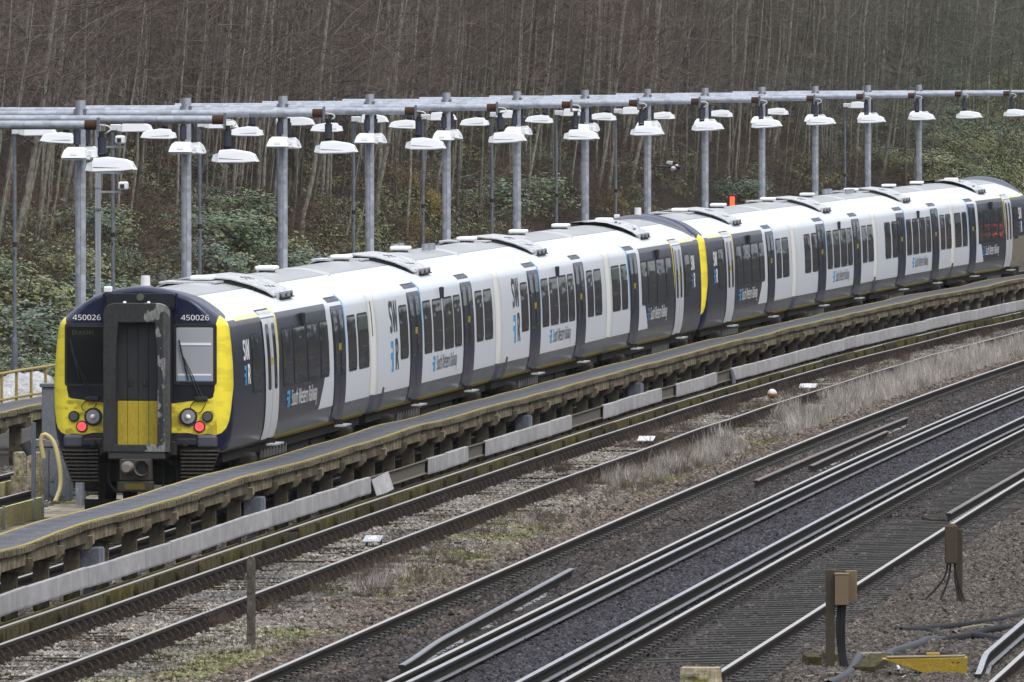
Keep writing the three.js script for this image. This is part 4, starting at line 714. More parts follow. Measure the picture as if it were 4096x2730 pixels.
const finGeo = merge(Array.from({ length: 6 }, (_, i) => bx(0.008, 0.012, 0.2, 0.15 + i * 0.025, 0.2, 0)));
const gearGeo = merge([cyl(0.062, 0.062, 0.21, 14, 0, 0, 0), cyl(0.068, 0.068, 0.015, 14, 0, 0.11, 0), cyl(0.068, 0.068, 0.015, 14, 0, -0.11, 0)]);
const hangGeo = merge([cyl(0.045, 0.045, 0.09, 10, 0, 0.155, 0), bx(0.16, 0.012, 0.06, 0, 0.2, 0), bx(0.1, 0.06, 0.012, 0, -0.15, 0.02), bx(0.012, 0.06, 0.05, 0.05, -0.145, 0), bx(0.012, 0.06, 0.05, -0.05, -0.145, 0)]);
function hungLantern(parent, turn, x, y, z) { // y is the lantern's underside
  const l = obj('lantern', lanternGeo, M.lampWhite, parent); l.rotation.y = turn;
  const off = V(-0.22, 0, 0).applyAxisAngle(V(0, 1, 0), turn); l.position.set(x + off.x, y, z + off.z); l.scale.setScalar(0.94);
  obj('seam', seamGeo, M.black, l); obj('end_tab', tabGeo, M.lampGlass, l); obj('lens', lensGeo, M.lampGlass, l); obj('fins', finGeo, M.galvDark, l);
  const g = obj('gear_housing', gearGeo, M.gear, l); g.position.set(0.22, 0.365, 0); const h = obj('hanger', hangGeo, M.dark, l); h.position.set(0.22, 0.365, 0);
}
const poleGeo = merge([cyl(0.084, 0.084, 6.45, 20, 0, 3.05, 0)]), capGeo = cyl(0.09, 0.09, 0.05, 20, 0, 0, 0);
const ARM = 3.9;
const ordinal = ['first', 'second', 'third', 'fourth', 'fifth', 'sixth', 'seventh', 'eighth', 'ninth', 'tenth', 'eleventh', 'twelfth', 'thirteenth'];
let mast0;
function makeMast() {
  const m = thing('lamp_mast', '', 'lamp mast', 'galvanised lamp masts with cross arms behind the train');
  obj('pole', poleGeo, M.galv, m); obj('pole_cap', capGeo, M.concreteDark, m).position.y = 6.27;
  obj('pole_seam', bx(0.006, 5.2, 0.01, 0.01, 2.9, 0.082), M.galvDark, m);
  const arm = obj('cross_arm', cyl(0.06, 0.06, 2 * ARM - 0.2, 16, 0, 6.02, 0, 'x'), M.galv, m);
  for (const k of [1, -1]) { obj('collar', cyl(0.068, 0.068, 0.16, 16, k * (ARM - 0.1), 6.02, 0, 'x'), M.collarRust, arm); obj('end_plate', bx(0.03, 0.24, 0.13, k * ARM, 6.0, 0), M.galvDark, arm);
    obj('conduit', tube([V(k * (ARM + 0.02), 6.02, 0), V(k * (ARM + 0.14), 6.0, 0), V(k * (ARM + 0.17), 5.96, 0), V(k * (ARM + 0.08), 5.9, 0)], 0.011, 12, 6), M.cable, arm); }
  obj('saddle', merge([bx(0.2, 0.16, 0.14, 0, 6.02, 0), bx(0.16, 0.14, 0.5, 0, 5.93, 0)]), M.galvDark, m);
  hungLantern(m, 0, ARM + 0.06, 5.41, 0); hungLantern(m, Math.PI, -ARM - 0.06, 5.39, 0);
  hungLantern(m, -Math.PI / 2, -0.02, 5.3, 0.3); hungLantern(m, Math.PI / 2, 0.06, 5.3, -0.3);
  return m;
}
const MASTS = [[171.6, -5.2], [186.6, -5.25], ...[201.2, 215.0, 229.1, 243.1, 256.6, 269.9, 283.6, 296.8, 309.5, 322.5, 335.0, 347.6, 360.0].map((t) => [t, -5.35])];
MASTS.forEach(([t, u], i) => {
  let m; if (!mast0) m = mast0 = makeMast(); else { m = mast0.clone(); m.name = numbered('lamp_mast'); scene.add(m); }
  m.userData = { ...mast0.userData, label: i === 0 ? 'lamp mast arm with rusty end collar, lowest of the two cut by the left edge' : i === 1 ? 'lamp mast arm with grey end collar, cut by the left edge' : ordinal[i - 2] + ' galvanised lamp pole with cross arm from the left, rising behind the train' };
  const q = rng(i * 91 + 5); for (const c of m.children) if (c.name === 'lantern') { c.rotation.z += (q() - 0.5) * 0.07; c.position.y += (q() - 0.5) * 0.03; } else if (c.name === 'cross_arm') c.rotation.z += (q() - 0.5) * 0.008;
  place(m, u, t, 0.045 + Math.min(0, (t - 200) * -0.0013)); 
});
let post0;
[245.9, 259.9, 273.3, 286.2, 299.3, 312.0, 325.1, 337.8, 349.8, 398.2].forEach((t, i) => {
  let p;
  if (!post0) {
    p = post0 = thing('lamp_post', '', 'lamp post', 'thin lamp posts along the foot of the bank');
    obj('post', [cyl(0.038, 0.036, 5.6, 12, 0, 2.7, 0), cyl(0.06, 0.06, 1.3, 12, 0, 0.75, 0), cyl(0.05, 0.05, 0.06, 12, 0, 3.2, 0), cyl(0.06, 0.04, 0.1, 12, 0, 1.44, 0)], M.galvDark, p);
    obj('joint_band', [cyl(0.047, 0.047, 0.1, 12, 0, 3.28, 0), bx(0.02, 0.05, 0.12, 0, 3.1, 0.03)], M.dark, p);
    const l = obj('lantern', lanternGeo, M.lampOld, p); l.position.set(0.12, 5.4, 0); obj('lens', lensGeo, M.lampGlass, l); obj('bracket', rbx(0.22, 0.13, 0.14, 0.02, -0.06, 0.08, 0), M.lampOld, l);
  } else { p = post0.clone(); p.name = numbered('lamp_post'); scene.add(p); }
  p.userData = { ...post0.userData, label: ['thin lamp post at the far left edge with a stained white lantern', 'thin lamp post just right of the camera post', 'thin lamp post right of the second lamp pole', 'thin lamp post hidden behind the third lamp pole, its lantern showing', 'thin lamp post left of the fourth lamp pole', 'thin lamp post left of the fifth lamp pole', 'thin lamp post left of the sixth lamp pole', 'thin lamp post left of the seventh lamp pole', 'thin lamp post left of the eighth lamp pole', 'thin lamp post between the eleventh and twelfth lamp poles, far right'][i] };
  place(p, -12.6, t, 0.02 - (t - 246) * 0.0012);
});
{ // square post with three surveillance cameras
  const g = thing('camera_post', 'square grey post with three white surveillance cameras behind the first lamp pole', 'camera post'); place(g, -10.9, 245.4, 0);
  obj('post', rbx(0.1, 5.75, 0.1, 0.008, 0, 2.8, 0), M.galv, g); obj('flange', [bx(0.16, 0.03, 0.16, 0, 4.0, 0), ...[4.4, 4.75, 5.1, 5.4].map((y) => bx(0.115, 0.015, 0.115, 0, y, 0))], M.galvDark, g);
  for (const [y, cx, cy] of [[5.2, 0.44, 0.14], [4.7, 0.5, 0.1], [4.33, 0.5, 0.12]]) { obj('bracket', bx(0.46, 0.035, 0.04, 0.26, y, 0), M.galv, g); const c = obj('camera', rbx(0.17, 0.16, 0.34, 0.04, cx, y + cy, 0.05), M.lampWhite, g); obj('camera_lens', bx(0.08, 0.08, 0.01, cx, y + cy - 0.01, 0.222), M.black, c); }
}
// ---------------------------------------------------------------- signals: one in view, one whose red lamps mirror in the last carriages
const redLamp = (w, h, k) => new THREE.MeshStandardMaterial({ color: C(0.4, 0.02, 0.01), emissive: C(1, 0.09, 0.03), emissiveIntensity: k, name: 'red_signal_lamp' });
{
  const g = thing('railway_signal', 'lit red signal lamp showing above the train roof before the bank', 'signal'); place(g, -9.2, 348.6, 0);
  obj('post', cyl(0.06, 0.06, 2.9, 12, 0, 1.3, 0), M.dark, g); const hd = obj('signal_head', rbx(0.22, 0.4, 0.12, 0.03, 0, 2.9, 0), M.black, g); obj('lamp', rbx(0.13, 0.27, 0.02, 0.01, 0, 2.9, 0.07), redLamp(0, 0, 2.2), hd);
  const l = new THREE.PointLight(0xff2a12, 0.6); l.position.copy(P(-9.2, 348.2, 2.9)); l.castShadow = true; scene.add(l);
}
{
  const g = thing('railway_signal', 'red signal standing beside the siding beyond the right edge', 'signal'); place(g, 2.5, 392, 0);
  for (const x of [0]) { obj('post', cyl(0.06, 0.06, 2.6, 10, x, 1.2, 0), M.dark, g); for (const y of [1.62, 2.02]) { const hd = obj('signal_head', rbx(0.3, 0.36, 0.12, 0.03, x, y, 0), M.black, g); obj('lamp', cyl(0.055, 0.055, 0.02, 16, x, y, 0.07, 'z'), redLamp(0, 0, 4), hd); } }
}
{ // magpie in flight
  const g = thing('magpie', 'black and white magpie flying in front of the bank', 'bird'), bl = std(C(0.012, 0.012, 0.016), 0.5), wh = std(C(0.75, 0.74, 0.72), 0.7);
  g.scale.setScalar(1.2); const c = P(-7.6, 322.5, 4.1); g.position.copy(c); g.rotation.set(0, 0.25, -0.05);
  const body = new THREE.LatheGeometry([[0, -0.13], [0.03, -0.1], [0.052, -0.03], [0.055, 0.03], [0.042, 0.08], [0.045, 0.11], [0.034, 0.145], [0.008, 0.165], [0, 0.2]].map((q) => new THREE.Vector2(...q)), 14).rotateZ(-Math.PI / 2);
  obj('body', body, bl, g); obj('belly', new THREE.SphereGeometry(1, 12, 8).scale(0.062, 0.042, 0.045).translate(-0.015, -0.018, 0.018), wh, g);
  obj('tail', (() => { const s = new THREE.Shape([[-0.1, 0.014], [-0.33, 0.02], [-0.36, 0], [-0.33, -0.018], [-0.1, -0.014]].map((q) => new THREE.Vector2(...q))); return new THREE.ExtrudeGeometry(s, { depth: 0.03, bevelEnabled: false }).rotateX(0.4).translate(0, 0, -0.015); })(), bl, g);
  const wing = (pts, th) => new THREE.ExtrudeGeometry(new THREE.Shape(pts.map((q) => new THREE.Vector2(...q))), { depth: th, bevelEnabled: true, bevelSize: 0.004, bevelThickness: 0.003, bevelSegments: 1 });
  obj('wing', wing([[0.06, 0], [0.05, 0.07], [-0.02, 0.1], [-0.1, 0.09], [-0.12, 0.04], [-0.06, 0]], 0.008).rotateX(0.5).translate(0, 0.02, -0.03), bl, g);
  obj('wing_patch', wing([[-0.03, 0.03], [-0.04, 0.1], [-0.15, 0.1], [-0.17, 0.06], [-0.1, 0.03]], 0.01).rotateX(0.5).translate(0, 0.025, -0.028), wh, g);
  obj('shoulder_patch', new THREE.SphereGeometry(1, 10, 8).scale(0.035, 0.018, 0.03).translate(0.055, 0.035, 0.025), wh, g);
  obj('wing', wing([[0.06, 0], [0.03, -0.05], [-0.06, -0.085], [-0.09, -0.05], [-0.04, 0]], 0.008).rotateX(-0.4).translate(0, -0.02, 0.03), bl, g);
}
// ---------------------------------------------------------------- posts, boxes, cables and markers among the tracks
{
  const g = thing('marker_post', 'weathered grey timber post standing alone beside the siding', 'post');
  const pts = [[-0.045, 0], [0.045, 0], [0.045, 1.13], [0.02, 1.17], [-0.02, 1.17], [-0.045, 1.13]]; const s = new THREE.Shape(pts.map((q) => new THREE.Vector2(...q)));
  place(obj('post', new THREE.ExtrudeGeometry(s, { depth: 0.09, bevelEnabled: true, bevelSize: 0.004, bevelThickness: 0.004, bevelSegments: 1 }).translate(0, 0, -0.045), tint(M.channel, 0.55), g), 2.49, 156.4, -0.3);
}
function plateSign(label, u, t, text, w) {
  const g = thing('distance_marker', label, 'marker plate'); place(g, u, t, -0.12);
  const p = obj('plate', rbx(w, 0.02, 0.5, 0.006), std(C(0.32, 0.33, 0.36), 0.6), g); p.rotation.x = 0.14; p.position.y = 0.06;
  obj('leg', [bx(0.03, 0.12, 0.03, -w * 0.4, 0, -0.15), bx(0.03, 0.12, 0.03, w * 0.4, 0, -0.15)], M.dark, g);
  if (text) { const tx = textTexture(128, 256, (q) => { fit(q, text, 22, 196, 84, 170, 'bold'); }); const d = obj('number', new THREE.PlaneGeometry(w * 0.75, 0.46).rotateX(-Math.PI / 2).translate(0, 0.013, 0), std(C(0.8, 0.8, 0.8), 0.6, { alphaMap: tx, transparent: true }), p); } else p.material = std(C(0.6, 0.6, 0.6), 0.6);
}
plateSign('grey plate with a white 4 lying between the siding rails', 0.88, 186.2, '4', 0.26);
plateSign('small blank white plate in the siding right of the white 4', 0.78, 234, '', 0.3);
plateSign('blank white plate among the weeds of the siding, farthest right', 0.78, 270.7, '', 0.36);
{ const g = thing('ball', 'small orange and white ball lying by the siding rail', 'ball'); place(g, 0.5, 265.2, -0.08); obj('ball', new THREE.SphereGeometry(0.1, 16, 12), std(C(0.75, 0.7, 0.64), 0.5), g); obj('ball_patch', new THREE.SphereGeometry(0.102, 14, 8, 0, 6.3, 1.5, 1.0), std(C(0.6, 0.22, 0.05), 0.5), g); }
{
  const g = thing('cable_post', 'brown post with a tan junction box and hanging cables, nearest the camera', 'cable post'), u = 10.13, t = 149.8; place(g, u, t, -0.2);
  obj('post', rbx(0.1, 1.22, 0.1, 0.006, -0.08, 0.6, 0), M.brown, g);
  const b = obj('box', rbx(0.16, 0.36, 0.2, 0.012, 0.06, 0.98, 0.02), M.tanBox, g); obj('box', rbx(0.13, 0.36, 0.12, 0.01, 0.16, 1.02, -0.1), M.tanBox, g); obj('box_lid', bx(0.17, 0.012, 0.21, 0.06, 1.166, 0.02), tint(M.tanBox, 1.25), b);
  const cs = []; for (let k = 0; k < 5; k++) cs.push(tube([V(0.02 + k * 0.02, 0.82, 0.02), V(0.0 + k * 0.022, 0.5, 0.04), V(0.03 + k * 0.018, 0.22, 0.06), V(0.06 + k * 0.03, 0.02, 0.1 + k * 0.03)], 0.012, 16, 5)); obj('cables', cs, M.blackCable, g);
}
{
  const g = thing('cable_post', 'smaller brown post with a narrow box, farther back near the right edge', 'cable post'); place(g, 10.43, 168, -0.2);
  obj('post', rbx(0.07, 1.0, 0.07, 0.006, 0.09, 0.5, 0), M.brown, g); const b = obj('box', rbx(0.17, 0.5, 0.16, 0.02, -0.02, 0.8, 0.02), tint(M.brown, 1.1), g); obj('box_cap', cyl(0.05, 0.05, 0.03, 8, -0.02, 1.06, 0.02), M.tanBox, b);
  const cs = [[0.02, 0.05], [-0.03, -0.12], [-0.06, -0.28], [0.03, 0.12]].map(([a, e]) => tube([V(a, 0.56, 0.03), V(a + e * 0.2, 0.36, 0.05), V(a + e, 0.1, 0.12), V(a + e * 1.4, 0.02, 0.3)], 0.014, 16, 5)); obj('cables', cs, M.blackCable, g);
}
function cable(label, pts, r, m) { const g = obj('cable', tube(pts.map(([u, t, h]) => P(u, t, h + groundH(u, t) + r)), r, pts.length * 10, 7), m); tag(g, label, 'cable', 'cables lying on the ballast at the lower right'); return g; }
cable('pale pink cable running right from the smaller cable post', [[10.32, 168, 0.02], [10.62, 165.2, 0.02], [10.75, 164, 0], [11.0, 163.4, 0], [11.3, 162.9, 0]], 0.018, std(C(0.55, 0.42, 0.38), 0.6));
cable('uppermost thick black cable reaching the right conductor rail', [[10.3, 159.2, 0], [10.5, 159.8, 0.01], [10.8, 160.5, 0.03], [11.2, 161.3, 0.02], [11.6, 163.4, 0]], 0.052, M.blackCable);
cable('thick black cable fanning out lowest to the right', [[10.3, 159.1, 0], [10.6, 159.3, 0.02], [10.95, 158.1, 0], [11.3, 157.4, 0.02], [11.7, 156.5, 0]], 0.055, M.blackCable);
cable('black cable curling up to the end of the bright conductor rail', [[10.9, 157.3, 0], [11.2, 157.3, 0.02], [11.4, 158.4, 0.03], [11.66, 159.9, 0]], 0.055, M.blackCable);
cable('thin olive cable lying over the black cables', [[10.95, 159.2, 0.06], [11.05, 160.3, 0.06], [11.25, 160.4, 0.05], [11.6, 159.2, 0.03]], 0.022, std(C(0.14, 0.13, 0.06), 0.6));
cable('thick grey cable snaking from the yellow wedge to the black cables', [[10.62, 151.7, 0], [10.52, 153.6, 0], [10.6, 154.7, 0], [10.7, 156.3, 0], [10.78, 157.5, 0], [10.95, 157.5, 0]], 0.062, M.greyCable);
cable('grey brown cable running left along the bottom edge to the nearest post', [[9.8, 146.6, 0], [10.09, 148.2, 0], [10.3, 148.7, 0], [10.25, 151.9, 0.05], [10.36, 153.3, 0.02], [10.52, 153.8, 0]], 0.034, std(C(0.16, 0.145, 0.11), 0.7));
cable('thick grey cable end leaving the bottom edge below the nearest post', [[10.3, 145.8, 0], [10.36, 148.4, 0], [10.3, 150.8, 0.03], [10.22, 152.5, 0]], 0.058, M.greyCable);
cable('thin black cable arching behind the yellow wedge', [[10.66, 153.2, 0], [11.0, 153.3, 0.04], [11.38, 152.5, 0.02], [11.66, 150.4, 0]], 0.034, M.blackCable);
cable('short thick black cable just behind the yellow wedge', [[10.66, 152.8, 0], [10.9, 152, 0.02], [11.16, 151.5, 0.02]], 0.065, M.blackCable);
cable('tangled white wires left of the yellow wedge', [[10.71, 151.6, 0], [10.8, 150.6, 0.04], [10.9, 149.4, 0], [11.02, 148.5, 0.03], [10.9, 147.4, 0]], 0.022, std(C(0.42, 0.42, 0.45), 0.5));
{
  const g = thing('wedge_marker', 'bright yellow wedge shaped casting lying by the bottom edge', 'yellow wedge'); place(g, 11.25, 148.6, -0.2, 0.1);
  const s = new THREE.Shape([[-0.5, 0.235], [0.46, 0.25], [0.45, 0], [0.2, 0.0]].map((q) => new THREE.Vector2(...q)));
  obj('casting', new THREE.ExtrudeGeometry(s, { depth: 0.36, bevelEnabled: true, bevelSize: 0.008, bevelThickness: 0.008, bevelSegments: 1 }).translate(0, 0, -0.18), M.yellowPaint, g);
  obj('lug', rbx(0.16, 0.06, 0.1, 0.01, 0.08, 0.27, -0.1), M.yellowPaint, g); obj('top_plate', bx(0.9, 0.01, 0.36, -0.01, 0.262, 0, 0, 0, 0.0156), tint(M.tanBox, 1.2), g);
  obj('scribed_mark', [bx(0.02, 0.012, 0.004, 0.3, 0.2, 0.19), bx(0.03, 0.012, 0.004, 0.36, 0.2, 0.19)], M.dark, g);
}
{ const g = thing('concrete_slab', 'mossy grey concrete slab lying behind the nearest cable post', 'slab'); const b = obj('slab', rbx(0.26, 0.1, 3.2, 0.012), tint(M.timber, 0.75), g); place(b, 10.5, 150.4, -0.12); }
[['left', 9.78, 150.6, 0.5], ['right', 9.96, 151.3, 0.42]].forEach(([w, u, t, a]) => { const g = thing('timber_block', w + ' one of two mossy wooden blocks beside the nearest cable post', 'timber block'); place(obj('block', rbx(0.16, 0.15, 0.9, 0.012), tint(M.timber, w === 'left' ? 0.9 : 1.15), g), u, t, -0.1, a * 0.3); });
{ const g = thing('concrete_slab', 'pale concrete marker block cut by the bottom edge below the ribbed track', 'concrete block'); place(obj('block', new THREE.CylinderGeometry(0.3, 0.36, 0.55, 4, 1).rotateY(Math.PI / 4).scale(1, 1, 0.8), M.block, g), 9.1, 142.6, -0.06, 0); }
{ const g = thing('concrete_strip', 'pale flat strip lying right of the yellow wedge at the bottom', 'strip'); place(obj('strip', bx(0.5, 0.03, 0.4), M.block, g), 11.85, 147.2, -0.17); }
{ const g = thing('plank', 'short dark plank left lying on the ribbed sleepers', 'plank'); place(obj('plank', bx(0.2, 0.04, 1.2), M.sleeperWood, g), 8.45, 196.5, -0.13, 0.2); }

// ---------------------------------------------------------------- the wooded bank
const bankY = (u, t) => groundH(u, t);
function limb(pts, radii, sides = 5, out = { p: [], n: [], uv: [], ix: [] }) {
  const base0 = out.p.length / 3; let len = 0;
  for (let i = 0; i < pts.length; i++) {
    const d = pts[Math.min(i + 1, pts.length - 1)].clone().sub(pts[Math.max(i - 1, 0)]).normalize(), a = V(0, 0, 1).cross(d).lengthSq() > 0.05 ? V(0, 0, 1).cross(d).normalize() : V(1, 0, 0), b = d.clone().cross(a);
    if (i) len += pts[i].distanceTo(pts[i - 1]);
    for (let s = 0; s <= sides; s++) { const w = s / sides * 2 * Math.PI, n = a.clone().multiplyScalar(Math.cos(w)).addScaledVector(b, Math.sin(w)); out.p.push(pts[i].x + n.x * radii[i], pts[i].y + n.y * radii[i], pts[i].z + n.z * radii[i]); out.n.push(n.x, n.y, n.z); out.uv.push(s / sides, len); }
  }
  for (let i = 0; i < pts.length - 1; i++) for (let s = 0; s < sides; s++) { const q = base0 + i * (sides + 1) + s; out.ix.push(q, q + 1, q + sides + 2, q, q + sides + 2, q + sides + 1); }
  return out;
}
function build(out) { const g = new THREE.BufferGeometry(); g.setAttribute('position', new THREE.Float32BufferAttribute(out.p, 3)); g.setAttribute('normal', new THREE.Float32BufferAttribute(out.n, 3)); g.setAttribute('uv', new THREE.Float32BufferAttribute(out.uv, 2)); g.setIndex(out.ix); return g; }
const fresh = () => ({ p: [], n: [], uv: [], ix: [] });
function twig(r, from, dir, len, r0, segs, wander, sides, out) { const pts = [from.clone()], rad = [r0], d = dir.clone().normalize(); for (let i = 1; i <= segs; i++) { d.add(V((r() - 0.5) * wander, (r() - 0.4) * wander, (r() - 0.5) * wander)).normalize(); pts.push(pts[i - 1].clone().addScaledVector(d, len / segs)); rad.push(r0 * (1 - 0.75 * i / segs)); } limb(pts, rad, sides, out); return pts; }
const barkTex = noiseTexture(256, (x, y) => { const k = 0.72 + 0.45 * (fbm(x * 8, y * 24, 19, 4, 8) - 0.3), m = smooth(0.55, 0.75, fbm(x * 4, y * 6, 44, 3, 4)); return [lerp(205, 150, m) * k, lerp(201, 156, m) * k, lerp(191, 128, m) * k].map((c) => clamp(c, 0, 255)); });
const BARK = [C(0.58, 0.56, 0.52), C(0.42, 0.4, 0.37), C(0.2, 0.18, 0.155), C(0.36, 0.37, 0.3)].map((c) => std(c, 0.95, { map: rep(barkTex, 1, 0.6) }));
const TWIG = [C(0.1, 0.082, 0.07), C(0.13, 0.115, 0.095)].map((c) => std(c, 0.95));
const treeProtos = Array.from({ length: 9 }, (_, k) => {
  const r = rng(500 + k * 7), H = 11 + r() * 4, lean = 0.04 + r() * 0.09, r0 = 0.024 + r() * 0.036, tr = fresh(), cr = fresh();
  const pts = [], rad = [], bend = (r() - 0.5) * 0.5; for (let i = 0; i <= 12; i++) { const y = i / 12 * H; pts.push(V(lean * y + bend * Math.sin(i / 12 * 3) + (r() - 0.5) * 0.08, y - 0.4, (r() - 0.5) * 0.3 + 0.04 * y * (k % 3 - 1))); rad.push(r0 * (i ? 1 : 1.3) * (1 - 0.72 * i / 12)); }
  limb(pts, rad, 7, tr);
  if (k % 3 === 1) { const p2 = pts.map((p, i) => V(p.x + 0.18 + i * 0.06 * (r() < 2 ? 1 : 1), p.y, p.z + 0.15)); limb(p2, rad.map((q) => q * 0.75), 6, tr); }
  for (let b = 0; b < 30; b++) { const i = 3 + Math.floor(r() * 9), p = pts[i], az = r() * 6.28, up = 0.35 + r() * 0.7, br = twig(r, p, V(Math.cos(az), up, Math.sin(az)), 0.9 + r() * 2.1, rad[i] * 0.34, 4, 0.4, 3, cr); for (let q = 0; q < 5; q++) { const a = br[1 + Math.floor(r() * 3)]; twig(r, a, V(r() - 0.5, 0.2 + r() * 0.5, r() - 0.5), 0.5 + r() * 0.9, 0.007, 2, 0.5, 3, cr); } }
  return { trunk: build(tr), crown: build(cr) };
});
const pxAt = (u, t) => { const p = P(u, t, 0); return 2048 + 51030 * p.x / -p.z; };
const tAt = (x, u) => { let a = 120, b = 620; for (let i = 0; i < 40; i++) { const m = (a + b) / 2; if (pxAt(u, m) > x) b = m; else a = m; } return (a + b) / 2; };
const POLES = [184, 428, 650, 850, 1026, 1189, 1345, 1489, 1621, 1752, 1875, 1996, 2113].map((x) => x * 1.7408), NTH = ['first', 'second', 'third', 'fourth', 'fifth', 'sixth', 'seventh', 'eighth', 'ninth', 'tenth', 'eleventh', 'twelfth', 'last'];
const spotName = (x) => { const i = POLES.findIndex((p) => x < p); return i === 0 ? 'left of the first lamp pole' : i < 0 ? 'right of the last lamp pole' : 'between the ' + NTH[i - 1] + ' and ' + NTH[i] + ' lamp poles'; };
{
  const protos = [];
  const r = rng(77), LAB = ['slender pale bare tree in the crowded wood', 'slim grey brown bare tree in the crowded wood', 'thin dark bare tree among paler trunks', 'slender greenish grey bare tree in the wood'];
  const spots = [];
  for (let i = 0; i < 290; i++) {
    let x, u; if (i < 110) { x = -100 + (i + r()) / 110 * 4300; u = -17.0 - r() * 3.0; } else { x = -150 + r() * 4400; u = -18.5 - r() * 11; }
    if (x < 900 && u > -18 && r() < 0.5) u -= 2; if (x > 3600 && r() < 0.35) continue; spots.push([u, tAt(x, u), x]);
  }
  spots.sort((a, b) => a[1] - b[1]);
  spots.forEach(([u, t, x], i) => {
    const k = (r() * 9) | 0, b = r() < 0.45 ? 0 : r() < 0.45 ? 1 : r() < 0.5 ? 2 : 3, key = k * 4 + b; let o;
    if (protos[key]) { o = protos[key].clone(); o.name = numbered('bare_tree'); scene.add(o); } else { o = protos[key] = thing('bare_tree', '', 'tree', 'bare trees on the bank, ' + ['pale', 'grey brown', 'dark', 'greenish'][b]); obj('trunk', treeProtos[k].trunk, BARK[b], o); obj('crown', treeProtos[k].crown, TWIG[k % 2], o); }
    o.userData = { ...protos[key].userData, label: LAB[b] + ', ' + spotName(x + 60), group: ['pale', 'grey brown', 'dark', 'greenish'][b] + ' bare trees ' + spotName(x + 60) };
    const s = 0.75 + r() * 0.55; place(o, u, t, bankY(u, t), (r() - 0.5) * 0.9); o.scale.set(s, 0.9 + r() * 0.3, s);
  });
}
{ // the trunks deeper in the wood, beyond the trees one can tell apart
  const r = rng(1234), geos = treeProtos.map((q) => q.trunk), bins = geos.map(() => []);
  for (let i = 0; i < 900; i++) { const u = -18 - r() * 15, t = tAt(-150 + r() * 4400, u), b = r(); bins[(r() * 9) | 0].push([u, t, b < 0.55 ? [0.58, 0.57, 0.53] : b < 0.8 ? [0.28, 0.26, 0.23] : [0.16, 0.15, 0.13], 0.55 + r() * 0.5, (r() - 0.5) * 0.9]); }
  bins.forEach((b, k) => { const m = new THREE.InstancedMesh(geos[k], std(0xffffff, 0.95, { map: rep(barkTex, 1, 0.6) }), b.length), o = new THREE.Object3D(); b.forEach((q, i) => { place(o, q[0], q[1], bankY(q[0], q[1]), q[4]); o.scale.set(q[3], 1, q[3]); o.updateMatrix(); m.setMatrixAt(i, o.matrix); m.setColorAt(i, C(...q[2])); }); m.name = numbered('distant_trunks'); m.userData = { kind: 'stuff', label: 'thin bare trunks crowding deep in the wood' }; scene.add(m); });
}
// twigs of the thicket: sprays of thin curved branches
function sprayGeo(seed, n, spread, len, r0, up) {
  const r = rng(seed), out = fresh();
  for (let i = 0; i < n; i++) { const a = V((r() - 0.5) * spread, (r() - 0.5) * spread * 0.7, (r() - 0.5) * spread), az = r() * 6.28; const b = twig(r, a, V(Math.cos(az), up * (r() - 0.25), Math.sin(az) * 0.6), len * (0.5 + r()), r0 * (0.5 + r()), 4, 0.5, 3, out); if (r() < 0.7) twig(r, b[2], V(r() - 0.5, 0.3 * r(), r() - 0.5), len * 0.5, r0 * 0.4, 2, 0.5, 3, out); if (r() < 0.5) twig(r, b[1], V(r() - 0.5, 0.4 * r(), r() - 0.5), len * 0.6, r0 * 0.4, 2, 0.5, 3, out); }
  return build(out);
}
function scatter(name, label, geos, mat, list) { // list of [u, t, h, scale, colour, pitch]
  const bins = geos.map(() => []), r = rng(list.length + 3); list.forEach((q) => bins[(r() * geos.length) | 0].push(q));
  bins.forEach((b, k) => { if (!b.length) return; const m = new THREE.InstancedMesh(geos[k], mat, b.length), o = new THREE.Object3D(); b.forEach((q, i) => { o.position.copy(P(q[0], q[1], q[2])); o.rotation.set((r() - 0.5) * (q[5] ?? 0.5), r() * 6.28, (r() - 0.5) * (q[5] ?? 0.5)); const s = q[3] * (0.8 + r() * 0.45); o.scale.set(s, s, s); o.updateMatrix(); m.setMatrixAt(i, o.matrix); m.setColorAt(i, C(...q[4])); }); m.name = numbered(name); m.castShadow = m.receiveShadow = true; m.userData = { kind: 'stuff', label }; scene.add(m); });
}
